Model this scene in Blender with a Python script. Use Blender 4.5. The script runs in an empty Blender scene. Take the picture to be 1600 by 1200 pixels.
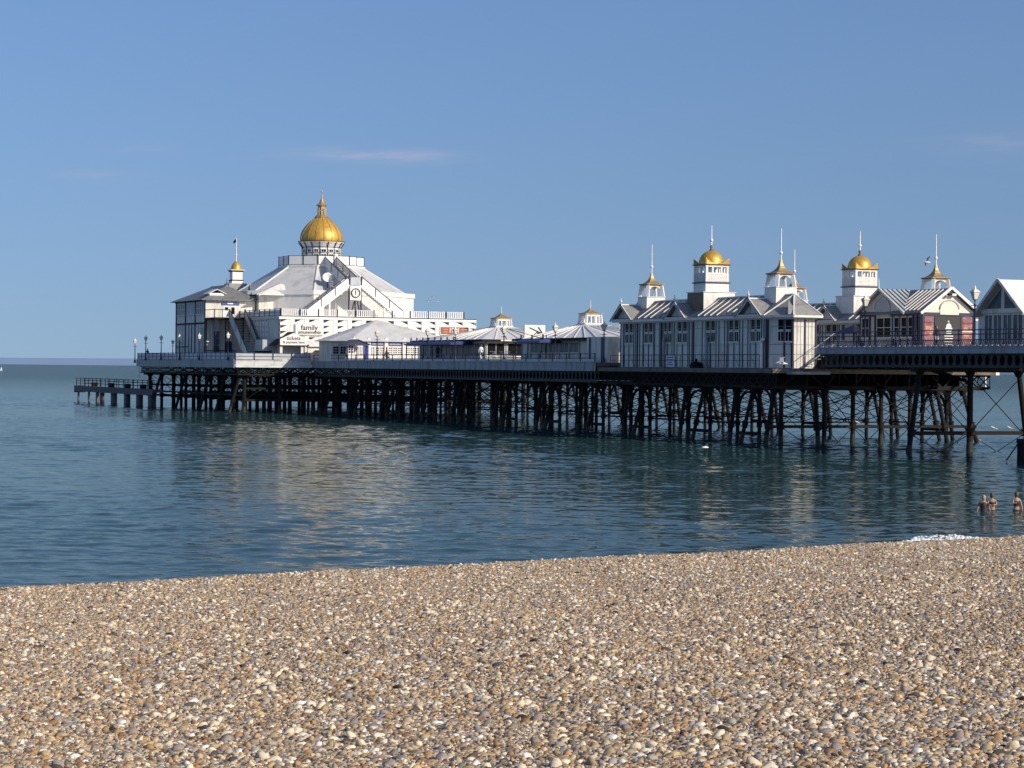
import bpy, math, random
import numpy as np
from mathutils import Vector, Matrix
random.seed(7); rng = np.random.default_rng(7)
sc = bpy.context.scene
col = sc.collection
R = math.radians

# ------------------------------------------------------------ camera, sky, sun
cam = bpy.data.cameras.new('camera'); cam.sensor_width = 36.0; cam.lens = 36.0 * 3560 / 1600
cam.clip_start = 0.1; cam.clip_end = 120000
camo = bpy.data.objects.new('camera', cam); col.objects.link(camo)
camo.matrix_world = (Matrix.Translation((0, 0, 5.2)) @ Matrix.Rotation(R(90) - math.atan(23.4 / 3560), 4, 'X')
                     @ Matrix.Rotation(math.atan(.01026), 4, 'Z'))
sc.camera = camo
SUN_EL = 27.0; SUN_AZ = 126.0          # azimuth clockwise from +Y
w = bpy.data.worlds.new('World'); sc.world = w; w.use_nodes = True
nt = w.node_tree; nt.nodes.clear()
def N(nt, typ, **kw):
    n = nt.nodes.new(typ)
    for k, v in kw.items(): setattr(n, k, v)
    return n
wo = N(nt, 'ShaderNodeOutputWorld'); bg = N(nt, 'ShaderNodeBackground'); sky = N(nt, 'ShaderNodeTexSky')
sky.sky_type = 'NISHITA'; sky.sun_disc = False
sky.sun_elevation = R(SUN_EL); sky.sun_rotation = R(SUN_AZ)
sky.air_density = 1.3; sky.dust_density = 1.5; sky.ozone_density = 8.0; sky.altitude = 0
tc = N(nt, 'ShaderNodeTexCoord'); sx = N(nt, 'ShaderNodeSeparateXYZ'); cx = N(nt, 'ShaderNodeCombineXYZ')
mz = N(nt, 'ShaderNodeMath', operation='MULTIPLY_ADD'); mz.inputs[1].default_value = 0.8; mz.inputs[2].default_value = 0.10
nt.links.new(tc.outputs['Generated'], sx.inputs[0])
nt.links.new(sx.outputs[0], cx.inputs[0]); nt.links.new(sx.outputs[1], cx.inputs[1])
nt.links.new(sx.outputs[2], mz.inputs[0]); nt.links.new(mz.outputs[0], cx.inputs[2])
nrm = N(nt, 'ShaderNodeVectorMath', operation='NORMALIZE'); nt.links.new(cx.outputs[0], nrm.inputs[0])
nt.links.new(nrm.outputs[0], sky.inputs[0])
# thin wisps of cirrus low in the sky
def M2(op, a, b=None):
    n = N(nt, 'ShaderNodeMath', operation=op)
    for k, v in enumerate((a, b)):
        if v is None: continue
        if isinstance(v, (int, float)): n.inputs[k].default_value = v
        else: nt.links.new(v, n.inputs[k])
    return n.outputs[0]
mp = N(nt, 'ShaderNodeMapping'); mp.inputs['Scale'].default_value = (22, 22, 210)
cn = N(nt, 'ShaderNodeTexNoise'); cn.inputs['Scale'].default_value = 1.0; cn.inputs['Detail'].default_value = 8; cn.inputs['Roughness'].default_value = .66
nt.links.new(tc.outputs['Generated'], mp.inputs[0]); nt.links.new(mp.outputs[0], cn.inputs[0])
az_ = M2('DIVIDE', sx.outputs[0], M2('MAXIMUM', sx.outputs[1], .05)); el_ = M2('DIVIDE', sx.outputs[2], M2('MAXIMUM', sx.outputs[1], .05))
tot = None
for (ca_, ce_, wa_, we_, st_) in ((-.064, .0935, .030, .0028, .75), (-.040, .0915, .018, .0024, .4), (-.187, .083, .017, .0026, .42), (-.165, .095, .02, .003, .15), (.215, .101, .03, .007, .25), (.30, .14, .05, .006, .3), (-.34, .12, .06, .005, .3)):
    dx_ = M2('DIVIDE', M2('SUBTRACT', az_, ca_), wa_); dz_ = M2('DIVIDE', M2('SUBTRACT', el_, ce_), we_)
    g_ = M2('MULTIPLY', M2('EXPONENT', M2('MULTIPLY', M2('ADD', M2('MULTIPLY', dx_, dx_), M2('MULTIPLY', dz_, dz_)), -1.0)), st_)
    tot = g_ if tot is None else M2('ADD', tot, g_)
nz_ = N(nt, 'ShaderNodeMapRange'); nz_.inputs[1].default_value = .36; nz_.inputs[2].default_value = .68; nt.links.new(cn.outputs[0], nz_.inputs[0])
cr_out = M2('MULTIPLY', M2('MULTIPLY', tot, nz_.outputs[0]), .85)
mx = N(nt, 'ShaderNodeMixRGB'); mx.inputs[2].default_value = (3.7, 4.2, 5.0, 1)
nt.links.new(cr_out, mx.inputs[0]); nt.links.new(sky.outputs[0], mx.inputs[1])
tn = N(nt, 'ShaderNodeMixRGB', blend_type='MULTIPLY'); tn.inputs[0].default_value = 1; tn.inputs[2].default_value = (1.04, .925, .985, 1)
nt.links.new(mx.outputs[0], tn.inputs[1]); nt.links.new(tn.outputs[0], bg.inputs[0]); nt.links.new(bg.outputs[0], wo.inputs[0])
bg.inputs[1].default_value = 0.124
sl = bpy.data.lights.new('sun', 'SUN'); sl.energy = 4.6; sl.angle = R(0.53); sl.color = (1.0, .89, .72)
so = bpy.data.objects.new('sun', sl); col.objects.link(so)
sd = Vector((math.sin(R(SUN_AZ)) * math.cos(R(SUN_EL)), math.cos(R(SUN_AZ)) * math.cos(R(SUN_EL)), math.sin(R(SUN_EL))))
so.rotation_euler = sd.to_track_quat('Z', 'Y').to_euler(); so.location = (0, 0, 60)
vs = sc.view_settings; vs.view_transform = 'Standard'; vs.look = 'None'; vs.exposure = 0.0; vs.gamma = 1.0; vs.use_curve_mapping = False

# ------------------------------------------------------------ materials
MATS = {}
def mat(name, c, rough=.6, metal=0, var=.12, nscale=1.5, bump=0, bscale=20, c2=None, streak=None, spec=.5):
    m = bpy.data.materials.new(name); m.use_nodes = True; t = m.node_tree; b = t.nodes['Principled BSDF']
    b.inputs['Roughness'].default_value = rough; b.inputs['Metallic'].default_value = metal
    b.inputs['Specular IOR Level'].default_value = spec
    co = N(t, 'ShaderNodeTexCoord'); out = co.outputs['Object']
    oi = N(t, 'ShaderNodeObjectInfo')
    add = N(t, 'ShaderNodeVectorMath', operation='ADD'); sc3 = N(t, 'ShaderNodeVectorMath', operation='SCALE')
    cb = N(t, 'ShaderNodeCombineXYZ')
    t.links.new(oi.outputs['Random'], cb.inputs[0]); t.links.new(oi.outputs['Random'], cb.inputs[1]); sc3.inputs['Scale'].default_value = 37
    t.links.new(cb.outputs[0], sc3.inputs[0]); t.links.new(out, add.inputs[0]); t.links.new(sc3.outputs[0], add.inputs[1])
    no = N(t, 'ShaderNodeTexNoise'); no.inputs['Scale'].default_value = nscale; no.inputs['Detail'].default_value = 6; no.inputs['Roughness'].default_value = .65
    vec = add.outputs[0]
    if streak:
        mp = N(t, 'ShaderNodeMapping'); mp.inputs['Scale'].default_value = streak; t.links.new(vec, mp.inputs[0]); vec = mp.outputs[0]
    t.links.new(vec, no.inputs['Vector'])
    r = N(t, 'ShaderNodeValToRGB')
    d = c2 if c2 else tuple(x * (1 - 2.2 * var) for x in c)
    hi = tuple(min(1, x * (1 + var * .5)) for x in c)
    r.color_ramp.elements[0].position = .32; r.color_ramp.elements[0].color = (*d, 1)
    r.color_ramp.elements[1].position = .52; r.color_ramp.elements[1].color = (*c, 1)
    e = r.color_ramp.elements.new(.75); e.color = (*hi, 1)
    t.links.new(no.outputs[0], r.inputs[0]); t.links.new(r.outputs[0], b.inputs['Base Color'])
    if bump:
        n2 = N(t, 'ShaderNodeTexNoise'); n2.inputs['Scale'].default_value = bscale; n2.inputs['Detail'].default_value = 4
        t.links.new(add.outputs[0], n2.inputs['Vector'])
        bp = N(t, 'ShaderNodeBump'); bp.inputs['Strength'].default_value = bump; bp.inputs['Distance'].default_value = .05
        t.links.new(n2.outputs[0], bp.inputs['Height']); t.links.new(bp.outputs[0], b.inputs['Normal'])
    MATS[name] = m; return m
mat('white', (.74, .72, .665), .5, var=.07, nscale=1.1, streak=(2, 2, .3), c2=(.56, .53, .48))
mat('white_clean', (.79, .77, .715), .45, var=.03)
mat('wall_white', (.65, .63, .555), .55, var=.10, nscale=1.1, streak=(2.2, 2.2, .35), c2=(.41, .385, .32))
mat('cream', (.76, .70, .58), .6, var=.08)
mat('grey_fascia', (.30, .33, .345), .6, var=.12, nscale=.9, streak=(1, 1.6, .4), c2=(.17, .15, .125))
mat('sunlit_fascia', (.60, .61, .58), .6, var=.10, nscale=.8, streak=(1, 1, 2.5), c2=(.42, .42, .40))  # lighter copy of the fascia colour, sunlight on the front edge painted in
mat('navy', (.012, .014, .055), .45, var=.2)
mat('blue', (.035, .075, .30), .45, var=.15)
mat('canopy_blue', (.05, .08, .26), .55, var=.15)
mat('iron', (.012, .011, .012), .75, var=.25, nscale=3, c2=(.007, .007, .007), bump=.4, spec=.2)
mat('weed', (.020, .024, .010), .7, var=.4, nscale=6, c2=(.008, .009, .005), bump=.6)
mat('girder_paint', (.030, .033, .037), .7, var=.25, nscale=2)
mat('rust', (.018, .015, .013), .85, var=.4, nscale=3, c2=(.016, .012, .010), bump=.4, spec=.2)
mat('pile_iron', (.012, .0115, .0115), .8, var=.3, nscale=2.5, c2=(.008, .008, .008), bump=.5, streak=(1, 1, .4), spec=.2)
mat('lead_roof', (.17, .175, .165), .55, var=.2, nscale=1.2, c2=(.11, .115, .12))
mat('slate', (.27, .265, .24), .7, var=.22, nscale=2.2, c2=(.17, .17, .17), bump=.3, bscale=8)
mat('pale_roof', (.56, .56, .54), .5, var=.10, nscale=.7, c2=(.43, .42, .39))
mat('zinc_roof', (.42, .45, .47), .45, var=.1, nscale=.8)
mat('gold', (.70, .41, .075), .42, metal=.45, var=.14, nscale=1.6, bump=.12, bscale=7)
mat('gold_pale', (.37, .26, .12), .5, metal=.3, var=.2, nscale=3)
mat('glass', (.009, .010, .012), .35, var=.3, nscale=.6, spec=.07)
mat('glass_pale', (.075, .10, .12), .25, var=.35, nscale=.4, c2=(.02, .028, .036), spec=.2)
mat('recess_shade', (.085, .085, .11), .7, var=.1)  # shade inside the relief triangles, put into the colour
mat('dark', (.015, .015, .018), .8, var=.2)
mat('black_sign', (.012, .012, .014), .5, var=.1)
mat('brown_wood', (.18, .14, .085), .7, var=.2, nscale=2)
mat('deck_wood', (.16, .13, .10), .8, var=.25, nscale=1.2)
mat('concrete', (.13, .12, .11), .85, var=.25, nscale=2, c2=(.06, .055, .05))
mat('stone_grey', (.42, .43, .42), .7, var=.12)
mat('pink', (.20, .07, .09), .5, var=.35, nscale=5, c2=(.40, .24, .20))
mat('orange', (.50, .27, .10), .5, var=.3, nscale=3, c2=(.30, .10, .06))
mat('red_sign', (.36, .07, .035), .5, var=.15)
mat('sign_white', (.78, .76, .72), .5, var=.04)
mat('letter', (.03, .022, .02), .6, var=.1)
mat('letter_blue', (.05, .12, .35), .6, var=.1)
mat('lamp_glass', (.75, .70, .58), .25, var=.08)
mat('skin', (.36, .215, .15), .55, var=.08, nscale=6)
mat('hair_brown', (.10, .055, .03), .6, var=.3, nscale=20)
mat('hair_fair', (.42, .28, .15), .6, var=.3, nscale=20)
mat('swimwear', (.012, .012, .014), .6, var=.2)
mat('cloth_dark', (.03, .03, .04), .8, var=.2)
mat('cloth_red', (.35, .05, .05), .8, var=.2)
mat('cloth_white', (.7, .7, .68), .8, var=.08)
mat('gull_white', (.80, .80, .79), .7, var=.04)
mat('gull_grey', (.30, .32, .34), .7, var=.1)
mat('beak', (.70, .40, .06), .5, var=.1)
mat('mist', (.14, .21, .34), 1.0, var=.03, nscale=.0001, spec=0)
mat('sail', (.85, .85, .83), .7, var=.04)

# ------------------------------------------------------------ pier frame and mesh helpers
TH = R(23.0); OX, OY = 18.47, 165.0            # t runs across the pier (east), s along it (seaward)
ET = (math.cos(TH), math.sin(TH)); DS = (-math.sin(TH), math.cos(TH))
def W3(t, s, z): return Vector((OX + DS[0] * s + ET[0] * t, OY + DS[1] * s + ET[1] * t, z))
BASE = {}
def thing(name, label, cat, t, s, z, group=None):
    o = bpy.data.objects.new(name, None); col.objects.link(o); o.empty_display_size = .3
    o.location = W3(t, s, z); o.rotation_euler = (0, 0, TH)
    o['label'] = label; o['category'] = cat
    if group: o['group'] = group
    BASE[o] = Vector((t, s, z)); return o
def tag(o, label, cat, group=None):
    o['label'] = label; o['category'] = cat
    if group: o['group'] = group
    return o
class MB:
    def __init__(self): self.v = []; self.f = []; self.sm = []
    def add(self, vs, fs, smooth=False):
        n = len(self.v); self.v += [tuple(p) for p in vs]
        self.f += [tuple(i + n for i in f) for f in fs]; self.sm += [smooth] * len(fs); return self
    def box(self, x0, x1, y0, y1, z0, z1):
        vs = [(x, y, z) for z in (z0, z1) for y in (y0, y1) for x in (x0, x1)]
        return self.add(vs, [(0, 2, 3, 1), (4, 5, 7, 6), (0, 1, 5, 4), (2, 6, 7, 3), (0, 4, 6, 2), (1, 3, 7, 5)])
    def ob(self, P, u, n, a0, a1, z0, z1, d0, d1):   # box oriented along u (horizontal) with outward n
        vs = []
        for z in (z0, z1):
            for d in (d0, d1):
                for a in (a0, a1): vs.append((P[0] + u[0] * a + n[0] * d, P[1] + u[1] * a + n[1] * d, z))
        return self.add(vs, [(0, 2, 3, 1), (4, 5, 7, 6), (0, 1, 5, 4), (2, 6, 7, 3), (0, 4, 6, 2), (1, 3, 7, 5)])
    def slab(self, poly, n, d):                       # planar polygon given thickness along n
        k = len(poly); n = Vector(n)
        vs = [tuple(p) for p in poly] + [tuple(Vector(p) + n * d) for p in poly]
        fs = [tuple(range(k))[::-1], tuple(range(k, 2 * k))] + [(i, (i + 1) % k, k + (i + 1) % k, k + i) for i in range(k)]
        return self.add(vs, fs)
    def prism(self, foot, z0, z1):
        return self.slab([(p[0], p[1], z0) for p in foot], (0, 0, 1), z1 - z0)
    def roofpoly(self, poly, d=.08):                  # sheet of roof, thickness downwards
        return self.slab(poly, (0, 0, -1), d)
    def beam(self, p, q, w, h=None, up=(0, 0, 1)):
        h = h or w; p = Vector(p); q = Vector(q); a = (q - p).normalized()
        u = a.cross(Vector(up))
        if u.length < 1e-4: u = a.cross(Vector((0, 1, 0)))
        u.normalize(); v = u.cross(a)
        vs = [e + u * (i * w / 2) + v * (j * h / 2) for e in (p, q) for i, j in ((-1, -1), (1, -1), (1, 1), (-1, 1))]
        return self.add(vs, [(0, 1, 2, 3), (7, 6, 5, 4), (0, 4, 5, 1), (1, 5, 6, 2), (2, 6, 7, 3), (3, 7, 4, 0)])
    def rod(self, p, q, r, r2=None, n=6, smooth=True):
        r2 = r if r2 is None else r2; p = Vector(p); q = Vector(q); a = (q - p).normalized()
        u = a.cross(Vector((0, 0, 1)))
        if u.length < 1e-4: u = Vector((1, 0, 0))
        u.normalize(); v = a.cross(u)
        vs = [e + (u * math.cos(2 * math.pi * i / n) + v * math.sin(2 * math.pi * i / n)) * rr for e, rr in ((p, r), (q, r2)) for i in range(n)]
        self.add(vs, [(i, (i + 1) % n, n + (i + 1) % n, n + i) for i in range(n)], smooth)
        self.add(vs[:n], [tuple(range(n))[::-1]]); self.add(vs[n:], [tuple(range(n))]); return self
    def lathe(self, c, prof, n=16, ph=0, smooth=True, sx=1, sy=1):
        vs = []
        for r, z in prof:
            for i in range(n):
                a = ph + 2 * math.pi * i / n
                vs.append((c[0] + r * sx * math.cos(a), c[1] + r * sy * math.sin(a), c[2] + z))
        m = len(prof)
        self.add(vs, [(j * n + i, j * n + (i + 1) % n, (j + 1) * n + (i + 1) % n, (j + 1) * n + i) for j in range(m - 1) for i in range(n)], smooth)
        self.add(vs[:n], [tuple(range(n))[::-1]]); self.add(vs[-n:], [tuple(range(n))]); return self
    def sq(self, c, prof, sx=1, sy=1):                # square rings of half width
        return self.lathe(c, [(r * math.sqrt(2), z) for r, z in prof], 4, math.pi / 4, False, sx, sy)
    def build(self, name, m, parent=None, sub=None):
        me = bpy.data.meshes.new(name)
        b = BASE.get(parent if sub is None else sub, Vector((0, 0, 0)))
        me.from_pydata([(p[0] - b[0], p[1] - b[1], p[2] - b[2]) for p in self.v], [], self.f)
        me.polygons.foreach_set('use_smooth', self.sm); me.update()
        me.materials.append(MATS[m]); o = bpy.data.objects.new(name, me); col.objects.link(o)
        if parent: o.parent = parent; BASE[o] = b
        return o
def box(name, m, par, *a): return MB().box(*a).build(name, m, par)
def copy_tree(o, parent=None):
    c = o.copy(); col.objects.link(c); c.parent = parent
    for ch in list(o.children): copy_tree(ch, c)
    return c
def text_mesh(name, txt, size, m, par, P, u, n, extr=.01, align='CENTER', shear=0, spacing=1):
    cu = bpy.data.curves.new('tmp', 'FONT'); cu.body = txt; cu.size = size; cu.align_x = align; cu.align_y = 'CENTER'; cu.extrude = extr
    cu.space_line = .78; cu.shear = shear; cu.space_character = spacing; cu.offset = size * .012; cu.resolution_u = 3
    to = bpy.data.objects.new('tmp', cu); col.objects.link(to); dg = bpy.context.evaluated_depsgraph_get()
    me = bpy.data.meshes.new_from_object(to.evaluated_get(dg)); col.objects.unlink(to); bpy.data.objects.remove(to)
    b = BASE[par]
    for v in me.vertices:
        x, y, z = v.co
        v.co = (P[0] + u[0] * x + n[0] * z - b[0], P[1] + u[1] * x + n[1] * z - b[1], P[2] + y - b[2])
    me.materials.clear(); me.materials.append(MATS[m]); me.name = name
    o = bpy.data.objects.new(name, me); col.objects.link(o); o.parent = par; BASE[o] = b
    return o
Wn = (-1, 0); Sn = (0, -1)                            # outward normals in (t, s)
Wu = (0, -1); Su = (1, 0)                             # left-to-right as seen from outside

# ------------------------------------------------------------ the setting: sea, beach
def sheet(name, xs, ys, zf, m):
    xs = np.array(xs); ys = np.array(ys); X, Y = np.meshgrid(xs, ys)
    Z = zf(X, Y); v = np.stack([X, Y, Z], -1).reshape(-1, 3); nx, ny = len(xs), len(ys)
    f = [(j * nx + i, j * nx + i + 1, (j + 1) * nx + i + 1, (j + 1) * nx + i) for j in range(ny - 1) for i in range(nx - 1)]
    me = bpy.data.meshes.new(name); me.from_pydata(v.tolist(), [], f); me.polygons.foreach_set('use_smooth', [True] * len(f)); me.update()
    me.materials.append(m); o = bpy.data.objects.new(name, me); col.objects.link(o); o['kind'] = 'structure'; return o

wm = bpy.data.materials.new('sea_water'); wm.use_nodes = True; t = wm.node_tree; b = t.nodes['Principled BSDF']
b.inputs['Base Color'].default_value = (.016, .040, .050, 1); b.inputs['Roughness'].default_value = .06; b.inputs['IOR'].default_value = 1.16
co = N(t, 'ShaderNodeTexCoord')
def wnoise(sx, sy, rot, detail, rough=.55):
    mp = N(t, 'ShaderNodeMapping'); mp.inputs['Scale'].default_value = (sx, sy, 1); mp.inputs['Rotation'].default_value = (0, 0, R(rot))
    no = N(t, 'ShaderNodeTexNoise'); no.inputs['Scale'].default_value = 1; no.inputs['Detail'].default_value = detail; no.inputs['Roughness'].default_value = rough
    t.links.new(co.outputs['Object'], mp.inputs[0]); t.links.new(mp.outputs[0], no.inputs['Vector']); return no.outputs[0]
acc = None
for (sx_, sy_, rot, det, ax_, ay_) in ((.55, 1.3, -10, 3, .05, .10), (2.4, 4.2, 25, 2, .12, .20)):
    mp = N(t, 'ShaderNodeMapping'); mp.inputs['Scale'].default_value = (sx_, sy_, 1); mp.inputs['Rotation'].default_value = (0, 0, R(rot))
    no = N(t, 'ShaderNodeTexNoise'); no.inputs['Scale'].default_value = 1; no.inputs['Detail'].default_value = det; no.inputs['Roughness'].default_value = .55
    t.links.new(co.outputs['Object'], mp.inputs[0]); t.links.new(mp.outputs[0], no.inputs['Vector'])
    sb = N(t, 'ShaderNodeVectorMath', operation='SUBTRACT'); sb.inputs[1].default_value = (.5, .5, .5); t.links.new(no.outputs['Color'], sb.inputs[0])
    ml_ = N(t, 'ShaderNodeVectorMath', operation='MULTIPLY'); ml_.inputs[1].default_value = (ax_, ay_, 0); t.links.new(sb.outputs[0], ml_.inputs[0])
    if acc is None: acc = ml_.outputs[0]
    else:
        ad = N(t, 'ShaderNodeVectorMath', operation='ADD'); t.links.new(acc, ad.inputs[0]); t.links.new(ml_.outputs[0], ad.inputs[1]); acc = ad.outputs[0]
sp_ = N(t, 'ShaderNodeSeparateXYZ'); t.links.new(co.outputs['Object'], sp_.inputs[0])
fr_ = N(t, 'ShaderNodeMapRange'); fr_.inputs[1].default_value = 300; fr_.inputs[2].default_value = 900; fr_.inputs[3].default_value = 1.0; fr_.inputs[4].default_value = 9.0; t.links.new(sp_.outputs[1], fr_.inputs[0])
sl_ = N(t, 'ShaderNodeVectorMath', operation='SCALE'); t.links.new(acc, sl_.inputs[0]); t.links.new(fr_.outputs[0], sl_.inputs['Scale']); acc = sl_.outputs[0]
gn_ = N(t, 'ShaderNodeNewGeometry'); ad = N(t, 'ShaderNodeVectorMath', operation='ADD'); t.links.new(gn_.outputs['Normal'], ad.inputs[1]); t.links.new(acc, ad.inputs[0])
nm_ = N(t, 'ShaderNodeVectorMath', operation='NORMALIZE'); t.links.new(ad.outputs[0], nm_.inputs[0]); df_ = N(t, 'ShaderNodeBsdfDiffuse'); df_.inputs[0].default_value = (.020, .050, .052, 1)
gl_ = N(t, 'ShaderNodeBsdfGlossy'); gl_.inputs['Roughness'].default_value = .07; gl_.inputs[0].default_value = (1, .98, .89, 1)
fs_ = N(t, 'ShaderNodeFresnel'); fs_.inputs[0].default_value = 1.33
mu_ = N(t, 'ShaderNodeMath', operation='MULTIPLY'); mu_.inputs[1].default_value = .72; t.links.new(fs_.outputs[0], mu_.inputs[0])   # the rest is lost between the steep ripples
ms_ = N(t, 'ShaderNodeMixShader'); t.links.new(mu_.outputs[0], ms_.inputs[0]); t.links.new(df_.outputs[0], ms_.inputs[1]); t.links.new(gl_.outputs[0], ms_.inputs[2])
t.links.new(nm_.outputs[0], gl_.inputs['Normal']); t.links.new(nm_.outputs[0], fs_.inputs['Normal'])
t.nodes.remove(b); t.links.new(ms_.outputs[0], t.nodes['Material Output'].inputs[0])
NS = np.array([.577, -.816]); P0 = np.array([.05, 60.])
# real waves where they can be told apart, flat sheet beyond
wr_ = np.random.default_rng(21); NW = 90
lam = np.exp(wr_.uniform(math.log(.40), math.log(5), NW)); dirn = wr_.normal(R(-96), R(34), NW); kk = 2 * math.pi / lam
slp = .0110 * np.where(lam > 2.2, .55, 1.0); amp = slp * math.sqrt(2) / kk; phs = wr_.uniform(0, 6.283, NW)
def wave_z(X, Y):
    Z = np.zeros_like(X)
    for a_, k_, d_, p_ in zip(amp, kk, dirn, phs): Z += a_ * np.sin(k_ * (X * math.cos(d_) + Y * math.sin(d_)) + p_)
    gust = .75 + .45 * np.sin(X * .021 + Y * .034 + 1.3) * np.sin(Y * .013 - X * .017) + .25 * np.sin(X * .07 + Y * .11)
    return Z * np.clip(gust, .35, 1.5)
yr = [44.0]
while yr[-1] < 430: yr.append(yr[-1] + .12 * (yr[-1] / 50) ** 1.2)
yr = np.array(yr); uc = np.linspace(-1, 1, 680); Yg = np.repeat(yr[:, None], len(uc), 1); Xg = uc[None, :] * (.30 * Yg + 10)
fade = np.clip((1 - np.abs(uc)) * 12, 0, 1)[None, :] * np.clip((430 - Yg) / 60, 0, 1) * np.clip((Yg - 44) / 3, 0, 1)
Zg = wave_z(Xg, Yg) * fade
vg = np.stack([Xg, Yg, Zg], -1).reshape(-1, 3); nc = len(uc); nr_ = len(yr)
ii = (np.arange(nr_ - 1)[:, None] * nc + np.arange(nc - 1)[None, :]).ravel(); fg_ = np.stack([ii, ii + 1, ii + nc + 1, ii + nc], -1)
Lh = .30 * yr + 10; ye = float(yr[-1]); xe = float(Lh[-1]); BIG = 60000.0; x0_ = float(Lh[0]); nv_ = len(vg)
ext = np.array([(-BIG, 20, 0), (BIG, 20, 0), (-BIG, 44, 0), (-x0_, 44, 0), (x0_, 44, 0), (BIG, 44, 0), (-BIG, ye, 0), (-xe, ye, 0), (xe, ye, 0), (BIG, ye, 0), (-BIG, BIG, 0), (BIG, BIG, 0)]); e_ = nv_
fx = np.array([(e_, e_ + 1, e_ + 5, e_ + 2), (e_ + 2, e_ + 3, e_ + 7, e_ + 6), (e_ + 4, e_ + 5, e_ + 9, e_ + 8), (e_ + 6, e_ + 9, e_ + 11, e_ + 10)])
va = np.vstack([vg, ext]); fa_ = np.vstack([fg_, fx]); sme = bpy.data.meshes.new('sea')
sme.vertices.add(len(va)); sme.vertices.foreach_set('co', va.astype(np.float32).ravel()); sme.loops.add(fa_.size); sme.loops.foreach_set('vertex_index', fa_.astype(np.int32).ravel())
sme.polygons.add(len(fa_)); sme.polygons.foreach_set('loop_start', np.arange(0, fa_.size, 4, dtype=np.int32)); sme.polygons.foreach_set('use_smooth', np.ones(len(fa_), bool)); sme.update(calc_edges=True)
sme.materials.append(wm); sea = bpy.data.objects.new('sea', sme); col.objects.link(sea); sea['kind'] = 'structure'

def beach_h(X, Y):
    dd = (X - P0[0]) * NS[0] + (Y - P0[1]) * NS[1]
    uu = (X - P0[0]) * .816 + (Y - P0[1]) * .577
    z = .0607 * dd + .05 * np.sin(dd * .55 + .6 * np.sin(uu * .21)) * np.clip((dd + 2) / 6, 0, 1) + .035 * np.sin(uu * .7 + dd * .3) * np.clip(dd / 5, 0, 1)
    z = z + .13 * np.exp(-((dd - 2.2 - .5 * np.sin(uu * .3)) / 1.5) ** 2)
    return z
bm_ = mat('shaded_grit', (.04, .032, .025), .9, var=.35, nscale=35, c2=(.03, .024, .018))  # grit darkened: shade in the gaps between stones is put into its colour
beach = sheet('beach', np.linspace(-60, 60, 121), np.linspace(-20, 110, 131), lambda X, Y: beach_h(X, Y) - .012, bm_)

# pebbles: a few patches of individually shaped stones, scattered over the beach as one mass
PAL = np.array([(.40, .31, .185), (.35, .25, .13), (.26, .185, .11), (.25, .24, .215), (.15, .145, .135), (.54, .47, .345), (.66, .61, .50), (.38, .215, .085), (.19, .12, .07), (.45, .37, .235), (.34, .32, .275), (.075, .065, .055)])
PW = np.array([.15, .12, .11, .11, .075, .13, .08, .05, .06, .07, .055, .05]); PW = PW / PW.sum()
import bmesh
def ico(sub):
    bm = bmesh.new(); bmesh.ops.create_icosphere(bm, subdivisions=sub, radius=1); v = np.array([x.co[:] for x in bm.verts]); f = np.array([[q.index for q in p.verts] for p in bm.faces]); bm.free(); return v, f
IV, IF = ico(2)
def stone_shape(v, a, b_, c_, lump):
    k = rng.normal(size=(3, 3)); ph = rng.uniform(0, 6.28, 3)
    dsp = 1 + lump * sum(np.sin(v @ k[i] * 1.8 + ph[i]) for i in range(3)) / 3
    w_ = v * dsp[:, None]
    for q in range(4):                                 # worn facets, as on broken flint
        nn = rng.normal(size=3); nn /= np.linalg.norm(nn); d_ = rng.uniform(.55, .9); pr = w_ @ nn; over = np.maximum(0, pr - d_); w_ = w_ - over[:, None] * nn * .85
    return w_ * np.array([a, b_, c_]) * 1.08
def rotm():
    q = rng.normal(size=4); q /= np.linalg.norm(q); a, b, c, d = q
    return np.array([[1 - 2 * (c * c + d * d), 2 * (b * c - a * d), 2 * (b * d + a * c)], [2 * (b * c + a * d), 1 - 2 * (b * b + d * d), 2 * (c * d - a * b)], [2 * (b * d - a * c), 2 * (c * d + a * b), 1 - 2 * (b * b + c * c)]])
def rot_small():
    ax = rng.normal(0, .62, 2); az = rng.uniform(0, 6.28)
    return np.array(Matrix.Rotation(ax[0], 3, 'X') @ Matrix.Rotation(ax[1], 3, 'Y') @ Matrix.Rotation(az, 3, 'Z'))
pm = bpy.data.materials.new('pebble_stone'); pm.use_nodes = True; t = pm.node_tree; b = t.nodes['Principled BSDF']; b.inputs['Roughness'].default_value = .68; b.inputs['Specular IOR Level'].default_value = .3
at = N(t, 'ShaderNodeAttribute'); at.attribute_name = 'tint'; co = N(t, 'ShaderNodeTexCoord')
no = N(t, 'ShaderNodeTexNoise'); no.inputs['Scale'].default_value = 45; no.inputs['Detail'].default_value = 3
t.links.new(co.outputs['Object'], no.inputs['Vector'])
mr = N(t, 'ShaderNodeMapRange'); mr.inputs[3].default_value = .72; mr.inputs[4].default_value = 1.25; t.links.new(no.outputs[0], mr.inputs[0])
vm = N(t, 'ShaderNodeVectorMath', operation='SCALE'); t.links.new(at.outputs['Color'], vm.inputs[0]); t.links.new(mr.outputs[0], vm.inputs['Scale'])
t.links.new(vm.outputs[0], b.inputs['Base Color'])
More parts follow.
